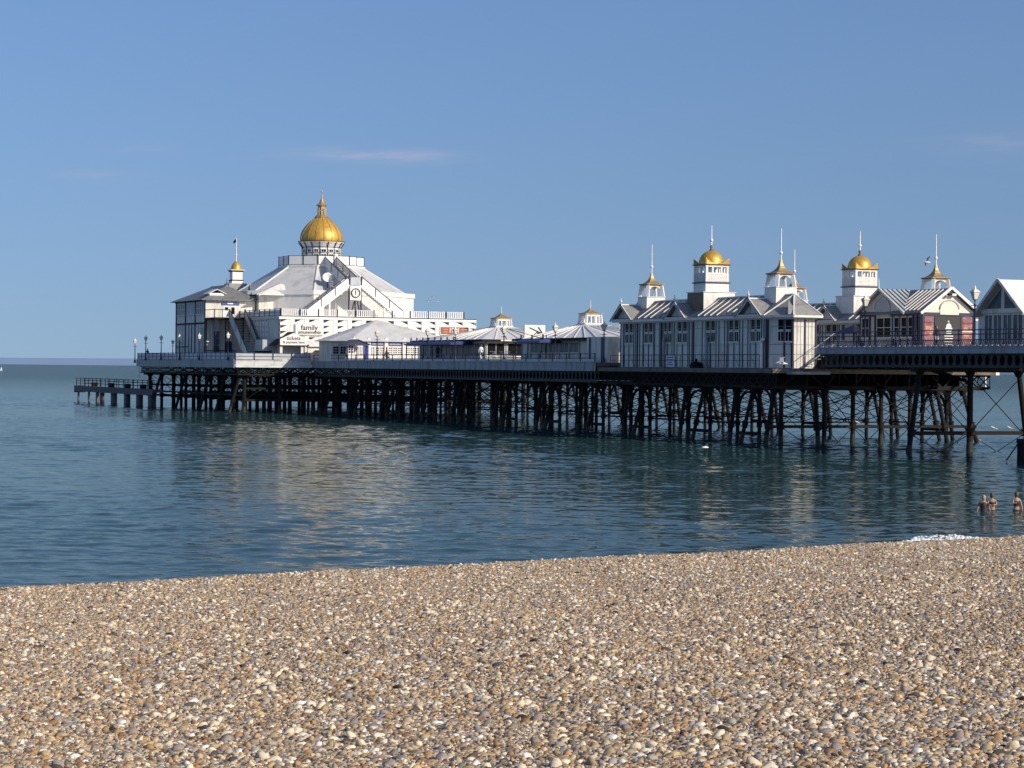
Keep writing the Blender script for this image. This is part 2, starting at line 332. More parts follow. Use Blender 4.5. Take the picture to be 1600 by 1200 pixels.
def pebble_mesh(name, vs, fs, cs):
    me = bpy.data.meshes.new(name); me.vertices.add(len(vs)); me.vertices.foreach_set('co', vs.astype(np.float32).ravel())
    me.loops.add(fs.size); me.loops.foreach_set('vertex_index', fs.astype(np.int32).ravel())
    me.polygons.add(len(fs)); me.polygons.foreach_set('loop_start', np.arange(0, fs.size, 3, dtype=np.int32))
    me.polygons.foreach_set('use_smooth', np.ones(len(fs), bool)); me.update(calc_edges=True)
    a = me.attributes.new('tint', 'FLOAT_COLOR', 'POINT'); a.data.foreach_set('color', np.hstack([cs, np.ones((len(cs), 1))]).astype(np.float32).ravel())
    me.materials.append(pm); return me
def tint():
    c = PAL[rng.choice(len(PAL), p=PW)] * rng.uniform(.70, 1.25) * np.array([1.03, .985, .965]); return np.clip(c * rng.normal(1, .025, 3) * 1.15, .02, .85)
PATCH = 1.1
IV1, IF1 = ico(1)
def make_patch(i):
    vs = []; fs = []; cs = []; n = 0; cells = {}
    rad = np.sort(np.clip(rng.lognormal(math.log(.0122), .52, 3300), .0050, .055))[::-1]
    for r in rad:
        for tr in range(4):
            x, y = rng.uniform(-PATCH / 2, PATCH / 2, 2)
            key = (int(x // .04), int(y // .04)); ok = True
            for a in (-1, 0, 1):
                for c in (-1, 0, 1):
                    for (px, py, pr) in cells.get((key[0] + a, key[1] + c), ()):
                        if (px - x) ** 2 + (py - y) ** 2 < (.74 * (pr + r)) ** 2: ok = False; break
                    if not ok: break
                if not ok: break
            if ok or tr == 3: break
        cells.setdefault(key, []).append((x, y, r))
        V_, F_ = (IV, IF) if r > .013 else (IV1, IF1)
        sh = stone_shape(V_, r * rng.uniform(.95, 1.5), r * rng.uniform(.8, 1.1), r * rng.uniform(.6, .95), .4) @ rot_small().T
        sh = sh + np.array([x, y, rng.uniform(-.018, .024) + (0 if ok else .004)])
        vs.append(sh); fs.append(F_ + n); n += len(V_); cs.append(np.tile(tint(), (len(V_), 1)))
    me = pebble_mesh('pebble_patch', np.vstack(vs), np.vstack(fs), np.vstack(cs)); return me
patches = bpy.data.collections.new('pebble_patches')
for i in range(5): patches.objects.link(bpy.data.objects.new('pebble_patch', make_patch(i)))
# scatter points where the camera (or one a few steps aside) can see
pts = []; step = .76
for yy in np.arange(12, 80, step):
    for xx in np.arange(-24, 30, step):
        if abs(xx) > .30 * yy + 3.5: continue
        dd = (xx - P0[0]) * NS[0] + (yy - P0[1]) * NS[1]
        if dd < -1.3: continue
        x = xx + rng.uniform(-.12, .12); y = yy + rng.uniform(-.12, .12); pts.append((x, y))
pts = np.array(pts); PZ = beach_h(pts[:, 0], pts[:, 1])
pme = bpy.data.meshes.new('shingle_points'); pme.from_pydata([(a, c, z) for (a, c), z in zip(pts.tolist(), PZ.tolist())], [], []); pme.update()
hx_ = (beach_h(pts[:, 0] + .4, pts[:, 1]) - beach_h(pts[:, 0] - .4, pts[:, 1])) / .8; hy_ = (beach_h(pts[:, 0], pts[:, 1] + .4) - beach_h(pts[:, 0], pts[:, 1] - .4)) / .8
rot_ = []
for a_, c_ in zip(hx_, hy_):
    nv = Vector((-a_, -c_, 1)).normalized(); q_ = Vector((0, 0, 1)).rotation_difference(nv).to_matrix() @ Matrix.Rotation(rng.uniform(0, 6.283), 3, 'Z'); rot_.append(q_.to_euler()[:])
ra_ = pme.attributes.new('rot', 'FLOAT_VECTOR', 'POINT'); ra_.data.foreach_set('vector', np.array(rot_, dtype=np.float32).ravel())
shingle = bpy.data.objects.new('shingle', pme); col.objects.link(shingle)
shingle['kind'] = 'stuff'; tag(shingle, 'tan and grey shingle covering the whole beach', 'shingle')
ng = bpy.data.node_groups.new('scatter', 'GeometryNodeTree'); ng.interface.new_socket('Geometry', in_out='INPUT', socket_type='NodeSocketGeometry'); ng.interface.new_socket('Geometry', in_out='OUTPUT', socket_type='NodeSocketGeometry')
gi = N(ng, 'NodeGroupInput'); go = N(ng, 'NodeGroupOutput'); ip = N(ng, 'GeometryNodeInstanceOnPoints'); ci = N(ng, 'GeometryNodeCollectionInfo'); ci.inputs[0].default_value = patches; ci.inputs['Separate Children'].default_value = True; ci.inputs['Reset Children'].default_value = True
rv = N(ng, 'FunctionNodeRandomValue', data_type='FLOAT_VECTOR'); rv.inputs[0].default_value = (-.0, -.0, 0); rv.inputs[1].default_value = (.0, .0, 6.283)
na_ = N(ng, 'GeometryNodeInputNamedAttribute', data_type='FLOAT_VECTOR'); na_.inputs['Name'].default_value = 'rot'
ng.links.new(gi.outputs[0], ip.inputs['Points']); ng.links.new(ci.outputs[0], ip.inputs['Instance']); ip.inputs['Pick Instance'].default_value = True
ng.links.new(na_.outputs[0], ip.inputs['Rotation']); ng.links.new(ip.outputs[0], go.inputs[0])
md = shingle.modifiers.new('scatter', 'NODES'); md.node_group = ng
# the largest stones, one by one, lying on the shingle
STONES = []
for i in range(48):
    sh = stone_shape(IV, rng.uniform(.95, 1.4), rng.uniform(.8, 1.05), rng.uniform(.5, .75), .3)
    STONES.append(pebble_mesh('pebble', sh, IF, np.tile(np.clip(tint() * .95, .05, .8), (len(IV), 1))))
for i in range(280):
    y = 15.5 + 18 * rng.uniform() ** 1.6; x = rng.uniform(-1, 1) * (.24 * y + .5)
    r = .020 + .034 * rng.uniform() ** 3
    o = bpy.data.objects.new('pebble', STONES[int(rng.integers(48))]); col.objects.link(o); o.parent = beach
    o.location = (x, y, float(beach_h(np.array([x]), np.array([y]))[0]) + r * .35); o.scale = (r, r, r)
    o.rotation_euler = (rng.normal(0, .3), rng.normal(0, .3), rng.uniform(0, 6.28))

# low bank of sea mist lying along the horizon
mb = MB(); n = 40; RR = 26000
ring = [R(90 + 40 - 80 * i / n) for i in range(n + 1)]
for i in range(n):
    a, c = ring[i], ring[i + 1]
    q = [(RR * math.cos(k), RR * math.sin(k), z) for k, z in ((a, -40), (c, -40), (c, 78 + 5 * math.sin(i * .9)), (a, 78 + 5 * math.sin((i - 1) * .9)))]
    q2 = [(x * 1.15, y * 1.15, z) for x, y, z in q]
    mb.add(q + q2, [(0, 1, 2, 3), (3, 2, 6, 7), (5, 4, 7, 6)], True)
mist = mb.build('distant_mist_bank', 'mist'); mist['kind'] = 'structure'
#PIER#
# ------------------------------------------------------------ the pier: deck, girders, piles, bracing
pier = thing('pier', 'long white iron pleasure pier standing on dark braced piles in the sea', 'pier', 8.6, 0, 0)
ZN, ZM = 6.90, 5.82                                    # near deck, outer deck
box('deck', 'deck_wood', pier, 1.55, 10.4, -70, -6.5, 6.62, ZN); box('deck', 'deck_wood', pier, 1.55, 15.7, -6.47, -4.6, 6.62, ZN); box('deck', 'deck_wood', pier, 4.0, 13.2, -4.57, 27.0, 6.62, ZN)
box('deck', 'deck_wood', pier, -.95, 18.2, 27.03, 103.4, 5.5, ZM)
box('deck', 'deck_wood', pier, -10.0, 27.2, 103.43, 149.3, 5.5, ZM)
box('deck', 'deck_wood', pier, -.9, 18.1, -2.4, 27.0, 5.1, 5.42)
# fascia boards
def fascia_run(n, p, q, z0, z1, m, lip=.05, nrm=(-1, 0)):
    (t0, s0), (t1, s1) = p, q; L = math.hypot(t1 - t0, s1 - s0); u = ((t1 - t0) / L, (s1 - s0) / L)
    for i in range(n):
        a, c = L * i / n + .012, L * (i + 1) / n - .012
        b = MB().ob(p, u, nrm, a, c, z0, z1, 0, .07)
        b.ob(p, u, nrm, a, c, z0 - .05, z0 + .03, 0, .07 + lip).ob(p, u, nrm, a, c, z1 - .02, z1 + .05, 0, .07 + lip)
        b.build('fascia_board', m, pier)
fascia_run(14, (1.5, -70), (1.5, -4.6), 6.53, 6.90, 'grey_fascia')
fascia_run(12, (-1, 103.3), (-1, 27.1), 5.15, 5.83, 'grey_fascia')
fascia_run(4, (-10.0, 103.35), (-1.1, 103.35), 5.13, 5.86, 'sunlit_fascia', nrm=(0, -1))
fascia_run(8, (-10.1, 149.3), (-10.1, 103.4), 5.09, 5.92, 'grey_fascia')
fascia_run(4, (18.3, 103.35), (27.2, 103.35), 5.13, 5.86, 'grey_fascia', nrm=(0, -1))
fascia_run(12, (18.3, 103.3), (18.3, 27.1), 5.15, 5.83, 'grey_fascia', nrm=(1, 0))
fascia_run(12, (10.45, -70), (10.45, -6.6), 6.53, 6.90, 'grey_fascia', nrm=(1, 0)); fascia_run(2, (10.5, -6.5), (15.7, -6.5), 6.53, 6.90, 'grey_fascia', nrm=(0, -1))
# pierced girders: chords with waisted uprights that leave oval openings
def girder(tt, s0, s1, z0, z1, pitch, m='girder_paint', nrm=1):
    b = MB(); h = z1 - z0
    b.box(tt - .10, tt + .10, s0, s1, z0, z0 + .14).box(tt - .10, tt + .10, s0, s1, z1 - .12, z1)
    k = int(round((s1 - s0) / pitch)); d = (s1 - s0) / k
    for i in range(k + 1):
        c = s0 + d * i; H = []
        for fz, fw in ((.1, .46), (.22, .30), (.36, .17), (.5, .13), (.64, .17), (.78, .30), (.9, .46)):
            H.append((z0 + h * fz, d * fw))
        lft = [(tt, max(s0, c - w_), z) for z, w_ in H]; rgt = [(tt, min(s1, c + w_), z) for z, w_ in H[::-1]]
        b.slab(lft + rgt, (1, 0, 0), .03)
    return b.build('girder', m, pier)
for a in range(-70, -5, 8): girder(1.75, a + .02, min(a + 8, -4.6) - .02, 5.58, 6.52, .8)
for a in range(27, 103, 10): girder(-.75, a + .02, min(a + 10, 103.3) - .02, 4.15, 5.14, .74)
for a in range(27, 103, 10): girder(18.0, a + .02, min(a + 10, 103.3) - .02, 4.15, 5.14, .9)
for a in range(-70, -7, 8): girder(10.2, a + .02, min(a + 8, -6.6) - .02, 5.58, 6.52, .9)
# lattice girders under the pavilions and the pier head
def lattice(p, q, z0, z1, pitch, m='iron', w_=.10):
    b = MB(); p = Vector((*p, 0)); q = Vector((*q, 0)); L = (q - p).length; u = (q - p) / L; k = max(1, int(round(L / pitch))); d = L / k
    b.beam(p + Vector((0, 0, z0)), q + Vector((0, 0, z0)), .16, .18); b.beam(p + Vector((0, 0, z1)), q + Vector((0, 0, z1)), .16, .16)
    for i in range(k):
        a = p + u * (d * i); c = p + u * (d * (i + 1))
        b.beam(a + Vector((0, 0, z0)), c + Vector((0, 0, z1)), .03, w_); b.beam(a + Vector((0, 0, z1)), c + Vector((0, 0, z0)), .03, w_)
        b.beam(a + Vector((0, 0, z0)), a + Vector((0, 0, z1)), .05, .07)
    return b.build('lattice_girder', m, pier)
for a in range(0, 27, 9): lattice((-.5, a - 2.2 if a == 0 else a), (-.5, a + 9), 4.12, 5.05, 1.15)
for tt in (4.1, 8.6, 13.1, 17.7): lattice((tt, -2.2), (tt, 27), 4.12, 5.05, 1.5)
for a in range(0, 46, 12): lattice((-9.6, 103.5 + a), (-9.6, min(115.5 + a, 149)), 4.28, 5.05, 1.0, 'iron')
for a, c in ((-9.6, -.9), (-.9, 8.6), (8.6, 18), (18, 26.8)): lattice((a, 103.7), (c, 103.7), 4.28, 5.05, 1.1)
for ss in (112, 124, 136, 148.8): lattice((-9.6, ss), (26.8, ss), 4.28, 5.05, 1.6)
for tt, (a, c, z0, z1) in [(x, (27, 103.2, 4.3, 5.45)) for x in (4.5, 9.5, 14.5)] + [(x, (-60, -4.7, 5.75, 6.6)) for x in (4.5, 7.5)] + [(x, (-2, 26.5, 4.25, 5.08)) for x in (2.2, 6.3, 10.8, 15.2)]:
    L_ = 0; k = 0; xx = a
    while xx < c - .5:
        w_ = 3.1 + .5 * math.sin(k * 2.3); e = min(c, xx + w_); MB().box(tt - .06, tt + .06, xx, e - .10, z0, z1).build('joist', 'iron', pier); xx = e; k += 1
# piles
PILE = {}
def pile(t0, s0, z1, t1=None, s1=None, r=.17, collar=(1.3,), m='pile_iron'):
    t1 = t0 if t1 is None else t1; s1 = s0 if s1 is None else s1    # t0,s0 top; t1,s1 at the water
    top = Vector((t0, s0, z1)); bot = Vector((t1, s1, 0)); ext = bot + (bot - top) * (2.2 / z1)
    r *= .84; b = MB().rod(ext, top, r * 1.05, r * .95, 10)
    for c in collar:
        k = top.lerp(bot, 1 - c / z1); ax = (top - bot).normalized()
        b.rod(k - ax * .16, k + ax * .16, r * 1.45, r * 1.45, 8)
        b.rod(k - ax * .22, k - ax * .17, r * 1.75, r * 1.75, 8).rod(k + ax * .17, k + ax * .22, r * 1.75, r * 1.75, 8)
    b.rod(top - Vector((0, 0, .45)), top, r * 1.0, r * 2.2, 8)
    o = b.build('pile', m, pier)
    if t0 < 10 and s0 < 106:
        ax = (top - bot).normalized(); MB().rod(bot - ax * .3, bot + ax * rng.uniform(.45, .75), r * 1.22, r * 1.06, 9).build('weed_band', 'weed', o)
    return o
TOWERS = [(1.96, 5.27), (9.63, 13.34), (19.92, 23.45), (28.72, 32.3), (37.64, 41.12), (47.37, 51.0), (57.9, 61.6), (68.2, 71.8), (78.5, 82.2), (88.8, 92.5), (99.0, 102.6)]
ROWS = (.5, 4.1, 8.6, 13.1, 16.7)
def brace(p, q, p2, q2, r=.03):
    r *= 1.05; return MB().rod(p, q, r, r, 5).rod(p2, q2, r, r, 5).build('cross_brace', 'iron', pier)
def xbrace(a, c, z0, z1, r=.03):
    return brace((*a, z0), (*c, z1), (*a, z1), (*c, z0), r)
def arch(t, s0, s1, z, r=1.0):
    b = MB(); c = (s0 + s1) / 2; h = (s1 - s0) / 2 - .12; P = []
    for i in range(13):
        a = math.pi * i / 12; P.append((t, c - h * math.cos(a), z - 1.55 + 1.35 * math.sin(a)))
    for i in range(12): b.beam(P[i], P[i + 1], .12, .2, (1, 0, 0))
    for sgn in (-1, 1):
        for fz, w_ in ((.35, .9), (.8, .45)):
            b.beam((t, c + sgn * h, z - fz), (t, c + sgn * (h - w_ * .75), z - .08), .05, .07, (1, 0, 0))
    b.build('arch_brace', 'iron', pier)
def strut(p, q, w_=.16, m='iron'): MB().beam(p, q, w_, w_ * 1.25).build('strut', m, pier)
for k, (a, c) in enumerate(TOWERS):
    ROWS = (.5, 16.7) if k < 3 else (.5, 8.6, 16.7) if k < 5 else (.5, 4.1, 8.6, 13.1, 16.7)
    for j, ss in enumerate((a, c)):
        box('pile_cap_beam', 'iron', pier, -.9, 18.1, ss - .17, ss + .17, 3.86, 4.13)
        for tt in ROWS: pile(tt, ss, 3.9, r=.17, collar=(1.35, 2.35))
        so_ = .35 if j == 0 else -.35
        pile(.15, ss + so_, 3.9, -.6, ss + so_ * 2.2, r=.18); pile(17.05, ss + so_, 3.9, 17.8, ss + so_ * 2.2, r=.18)
        BR = (.5, 8.6, 16.7) if k < 5 else ROWS
        for i in range(len(BR) - 1):
            xbrace((BR[i], ss), (BR[i + 1], ss), 1.35, 3.7)
        if j == 0 and k % 2: strut((-.6, ss, 1.3), (17.9, ss, 1.3), .08, 'iron')
    for tt in (.5, 16.7): arch(tt, a, c, 3.9)
    strut((.5, a, .62), (.5, c, .62), .2); strut((16.7, a, .9), (16.7, c, .9), .16)
    if k:
        pb = TOWERS[k - 1][1]
        for tt in ((.5, 16.7) if k < 5 else (.5, 4.1, 13.1, 16.7)):
            xbrace((tt, pb), (tt, a), 2.35, 3.75, .026); xbrace((tt, pb), (tt, a), .2, 2.35, .026)
        strut((.5, pb, 1.35), (.5, a, 1.35), .11); strut((16.7, pb, 1.35), (16.7, a, 1.35), .09, 'rust')
# the close-set bent at the shore end of the pavilions
bs = -1.2; BT = (.5, 4.1, 6.5, 8.9, 11.4)
box('pile_cap_beam', 'rust', pier, -.8, 17.9, bs - .2, bs + .2, 3.95, 4.22)
for tt in BT: pile(tt, bs, 3.95, r=.2, collar=(1.3,), m='rust' if tt > 8 else 'pile_iron')
pile(13.7, bs, 3.95, 14.7, bs, r=.19, m='rust'); pile(16.0, bs, 3.95, 17.3, bs, r=.19, m='rust'); pile(.1, bs + .3, 3.95, -.7, bs + .1, r=.2); pile(2.6, bs - 1.2, 3.95, 1.6, bs - 3.4, r=.2)
BT2 = BT + (14.2, 16.8)
for i in range(len(BT2) - 1):
    xbrace((BT2[i], bs), (BT2[i + 1], bs), 1.3, 3.85, .032); xbrace((BT2[i], bs - .25), (BT2[i + 1], bs - .25), 2.5, 3.85, .025)
    xbrace((BT2[i], bs), (BT2[i + 1], bs), -.9, 1.2, .03)
    b = MB(); tm = (BT2[i] + BT2[i + 1]) / 2
    b.beam((BT2[i] + .15, bs, 4.2), (tm, bs, 5.5), .1, .14).beam((BT2[i + 1] - .15, bs, 4.2), (tm, bs, 5.5), .1, .14).beam((tm, bs, 4.2), (tm, bs, 5.5), .08, .08)
    b.build('arch_brace', 'rust', pier)
strut((-.6, bs, 1.25), (17.2, bs, 1.25), .17, 'rust')
# near bents
for nb in (-17.0, -36.0, -55.0):
    box('pile_cap_beam', 'iron', pier, 1.3, 10.5, nb - .22, nb + .22, 5.3, 5.58)
    pile(1.9, nb, 5.45, 1.1, nb, r=.21, collar=(1.3,)); pile(5.85, nb, 5.45, r=.24, collar=(1.35,), m='rust'); pile(9.7, nb, 5.45, 10.5, nb, r=.22, collar=(1.3,))
    xbrace((1.5, nb), (5.85, nb), 1.3, 4.9, .032); xbrace((5.85, nb), (10.0, nb), 1.3, 5.1, .032); xbrace((5.85, nb), (10.2, nb), -1.2, 1.2, .03); xbrace((1.2, nb), (5.85, nb), -1.2, 1.2, .03)
    strut((1.2, nb, 1.25), (10.4, nb, 1.25), .2, 'rust')
for i in range(3):
    b = MB(); b.beam((5.85, -17, 4.6), (5.85, -12 + i * .5, 5.6), .12, .16); b.build('knee_brace', 'rust', pier)
# pier head forest of piles
HS = (104.6, 108.6, 113.5, 118.5, 124, 130, 136, 142, 148.2); HT = (-8.6, -4.4, -.4, 4.1, 8.6, 13.1, 17.6, 21.8, 25.8)
for i, ss in enumerate(HS):
    for j, tt in enumerate(HT):
        pile(tt, ss, 4.2, r=.24 if (i + j) % 2 else .30, collar=(1.4,))
        if j: xbrace((HT[j - 1], ss), (tt, ss), 1.3, 4.1, .035)
    strut((-8.8, ss, 1.35), (26, ss, 1.35), .2); strut((-8.8, ss, 2.7), (26, ss, 2.7), .16)
    box('pile_cap_beam', 'iron', pier, -9.4, 26.6, ss - .2, ss + .2, 3.98, 4.2)
for tt in HT[:5]:
    for i in range(len(HS) - 1): xbrace((tt, HS[i]), (tt, HS[i + 1]), 1.3, 4.1, .032)
    strut((tt, HS[0], 1.9), (tt, HS[-1], 1.9), .16)
for ss in (104.3, 110, 117, 128, 140): pile(-9.2, ss, 4.2, -10.4, ss, r=.2)
# sunlit side walkway on the far side
b = MB().box(18.2, 19.6, .6, 12, 5.3, 5.68).box(18.4, 19.4, -1.0, .5, 5.1, 5.45)
b.build('side_walkway', 'white', pier)
b = MB()
for ss in (.7, 2.6, 4.6): b.box(19.3, 19.42, ss, ss + .12, 4.2, 5.3)
b.build('walkway_bracket', 'white', pier)
b = MB()
for q in (-.95, .45): b.rod((19.3, q, 5.45), (19.3, q, 6.3), .04)
b.rod((19.3, -.95, 6.0), (19.3, .45, 6.3), .03); b.build('walkway_rail', 'white', pier)
# short mooring pile
dolphin = thing('mooring_pile', 'short dark capped mooring pile in the water at the right edge', 'pile', -1, -32.4, 0)
MB().rod((-1, -32.4, -2), (-1, -32.4, 1.15), .3, .28, 12).build('shaft', 'pile_iron', dolphin); MB().rod((-1, -32.4, 1.15), (-1, -32.4, 1.38), .36, .3, 12).build('cap', 'rust', dolphin)
MB().rod((-1.2, -32.4, 1.2), (-2.1, -32.4, .1), .04).build('tie_rod', 'iron', dolphin)
# hanging cables
for i, (tt, ss, zz, L) in enumerate(((1.4, -24, 5.6, 1.3), (-.6, 23.6, 5.1, 2.2), (-10.2, 147.5, 5.1, 1.6))):
    c = thing('hanging_cable', ('loose cable hanging below the near deck by the rightmost bay', 'thin cable hanging in front of the piles below the pavilion', 'thin cable dangling below the outer corner of the pier head')[i], 'cable', tt, ss, zz)
    b = MB(); P = [(tt, ss - .9 * k / 6 * (1 if i == 0 else .1), zz - L * (k / 6) ** .8) for k in range(7)]
    for k in range(6): b.rod(P[k], P[k + 1], .022, .022, 4)
    b.build('wire', 'iron', c)

# low landing stage beyond the pier head
stage = thing('landing_stage', 'low dark landing stage on square piers beyond the pier head', 'landing stage', -11, 182, 0)
box('deck_slab', 'concrete', stage, -12.6, -11.2, 137, 182.6, 1.75, 2.15); box('edge_beam', 'concrete', stage, -12.75, -12.62, 137, 182.8, 1.38, 2.05); box('end_beam', 'rust', stage, -12.7, -11.1, 182.62, 182.95, 1.2, 2.2)
for a, c in ((181.8, .45), (175.0, .5), (169.9, .75), (167.2, .95), (160.4, 1.25), (152.8, 1.25), (146, 1.3), (139.6, 1.5)):
    b = MB().box(-12.4, -12.4 + c * .45, a - c * .55, a + c * .55, -2, 1.74); b.build('pier_block', 'concrete', stage)
b = MB()
for zz in (2.55, 2.95, 3.25): b.rod((-12.55, 137, zz), (-12.55, 182.5, zz), .035, .035, 5).rod((-11.3, 137, zz), (-11.3, 182.5, zz), .03, .03, 5)
b.build('rail', 'iron', stage)
for i in range(18):
    ss = 137.5 + i * 2.62; MB().rod((-12.55, ss, 2.1), (-12.55, ss, 3.3), .05, .05, 6).build('post', 'iron', stage)
for i in range(10):
    ss = 138 + i * 4.9; MB().rod((-11.3, ss, 2.1), (-11.3, ss, 3.3), .05, .05, 6).build('post', 'iron', stage)
for i, ss in enumerate((173.5, 163.2, 153.8, 145.2)): box('bollard', 'iron', stage, -12.2, -11.5, ss - .45, ss + .45, 2.15, 2.72)

stage.location = W3(-11 + 1.6, 182, 0)
# ------------------------------------------------------------ shared building pieces
def win(par, P, u, n, a0, a1, z0, z1, cols, rows, fm='white_clean', gm='glass', fw=.06, proud=.05, sill=True, mul=None):
    f = MB(); mw = mul or fw * .6
    f.ob(P, u, n, a0 - fw, a0, z0 - fw, z1 + fw, .003, proud).ob(P, u, n, a1, a1 + fw, z0 - fw, z1 + fw, .003, proud)
    f.ob(P, u, n, a0, a1, z0 - fw, z0, .003, proud).ob(P, u, n, a0, a1, z1, z1 + fw, .003, proud)
    for i in range(1, cols):
        c = a0 + (a1 - a0) * i / cols; f.ob(P, u, n, c - mw / 2, c + mw / 2, z0, z1, .006, proud - .008)
    for j in range(1, rows):
        c = z0 + (z1 - z0) * j / rows; f.ob(P, u, n, a0, a1, c - mw / 2, c + mw / 2, .006, proud - .012)
    if sill: f.ob(P, u, n, a0 - fw * 1.5, a1 + fw * 1.5, z0 - fw - .05, z0 - fw, .003, proud + .06)
    o = f.build('window', fm, par)
    MB().ob(P, u, n, a0, a1, z0, z1, .004, .016).build('pane', gm, o)
    return o
def gable_slab(b, t_or_s, axis, a0, a1, apex_a, z0, z1, th):
    if axis == 's': poly = [(a0, t_or_s, z0), (a1, t_or_s, z0), (apex_a, t_or_s, z1)]; n = (0, 1, 0)
    else: poly = [(t_or_s, a0, z0), (t_or_s, a1, z0), (t_or_s, apex_a, z1)]; n = (1, 0, 0)
    return b.slab(poly, n, th)
def mast(par, t, s, z0, z1, r=.055, ball=True, m='white_clean'):
    b = MB().rod((t, s, z0), (t, s, z1), r, r * .55, 8)
    if ball: b.lathe((t, s, z0 + (z1 - z0) * .3), [(.02, -.14), (.11, -.07), (.13, 0), (.11, .07), (.02, .14)], 8)
    return b.build('flagpole', m, par)
def cupola(par, t, s, zb, z0, z1, z2, zt, hw, m='white', top='gold_pale', pole=True):
    # zb roof level, z0 top of boarded base, z1 eave of the little roof, z2 tip of roof, zt mast top
    MB().sq((t, s, zb), [(hw * 1.06, 0), (hw, z0 - zb - .06), (hw * 1.07, z0 - zb - .05), (hw * 1.07, z0 - zb)]).build('cupola_base', m, par)
    k = hw * .86; k2 = hw * .72; h = z1 - z0
    lan = MB()
    for i in (-1, 1):
        for j in (-1, 1): lan.beam((t + i * k, s + j * k, z0), (t + i * k2, s + j * k2, z1), .26, .26)
    for sgn in (-1, 1):                               # arched heads between the posts
        for ax in (0, 1):
            pts = []
            for q in range(9):
                a = math.pi * q / 8; pts.append((-math.cos(a) * (k2 - .12), z1 - .52 * h + .36 * h * math.sin(a)))
            poly = pts + [(k2, z1), (-k2, z1)]
            if ax == 0: P = [(t + x, s + sgn * (k2 + .02), z) for x, z in poly]; n = (0, -sgn, 0)
            else: P = [(t + sgn * (k2 + .02), s + x, z) for x, z in poly]; n = (-sgn, 0, 0)
            lan.slab(P, n, .06)
    lan.build('lantern', m, par)
    e = hw * .95; hh = z2 - z1
    MB().sq((t, s, z1), [(e * .86, -.02), (e * 1.02, .0), (e * 1.02, .05), (e * .74, .12 * hh), (e * .50, .28 * hh), (e * .32, .48 * hh), (e * .2, .72 * hh), (e * .12, hh), (e * .09, hh * 1.25)]).build('cupola_roof', top, par)
    MB().sq((t, s, z1 - .05), [(e * .95, 0), (e * 1.02, .04)]).build('eave_board', 'navy', par)
    if pole: mast(par, t, s, z2 - .05, zt)
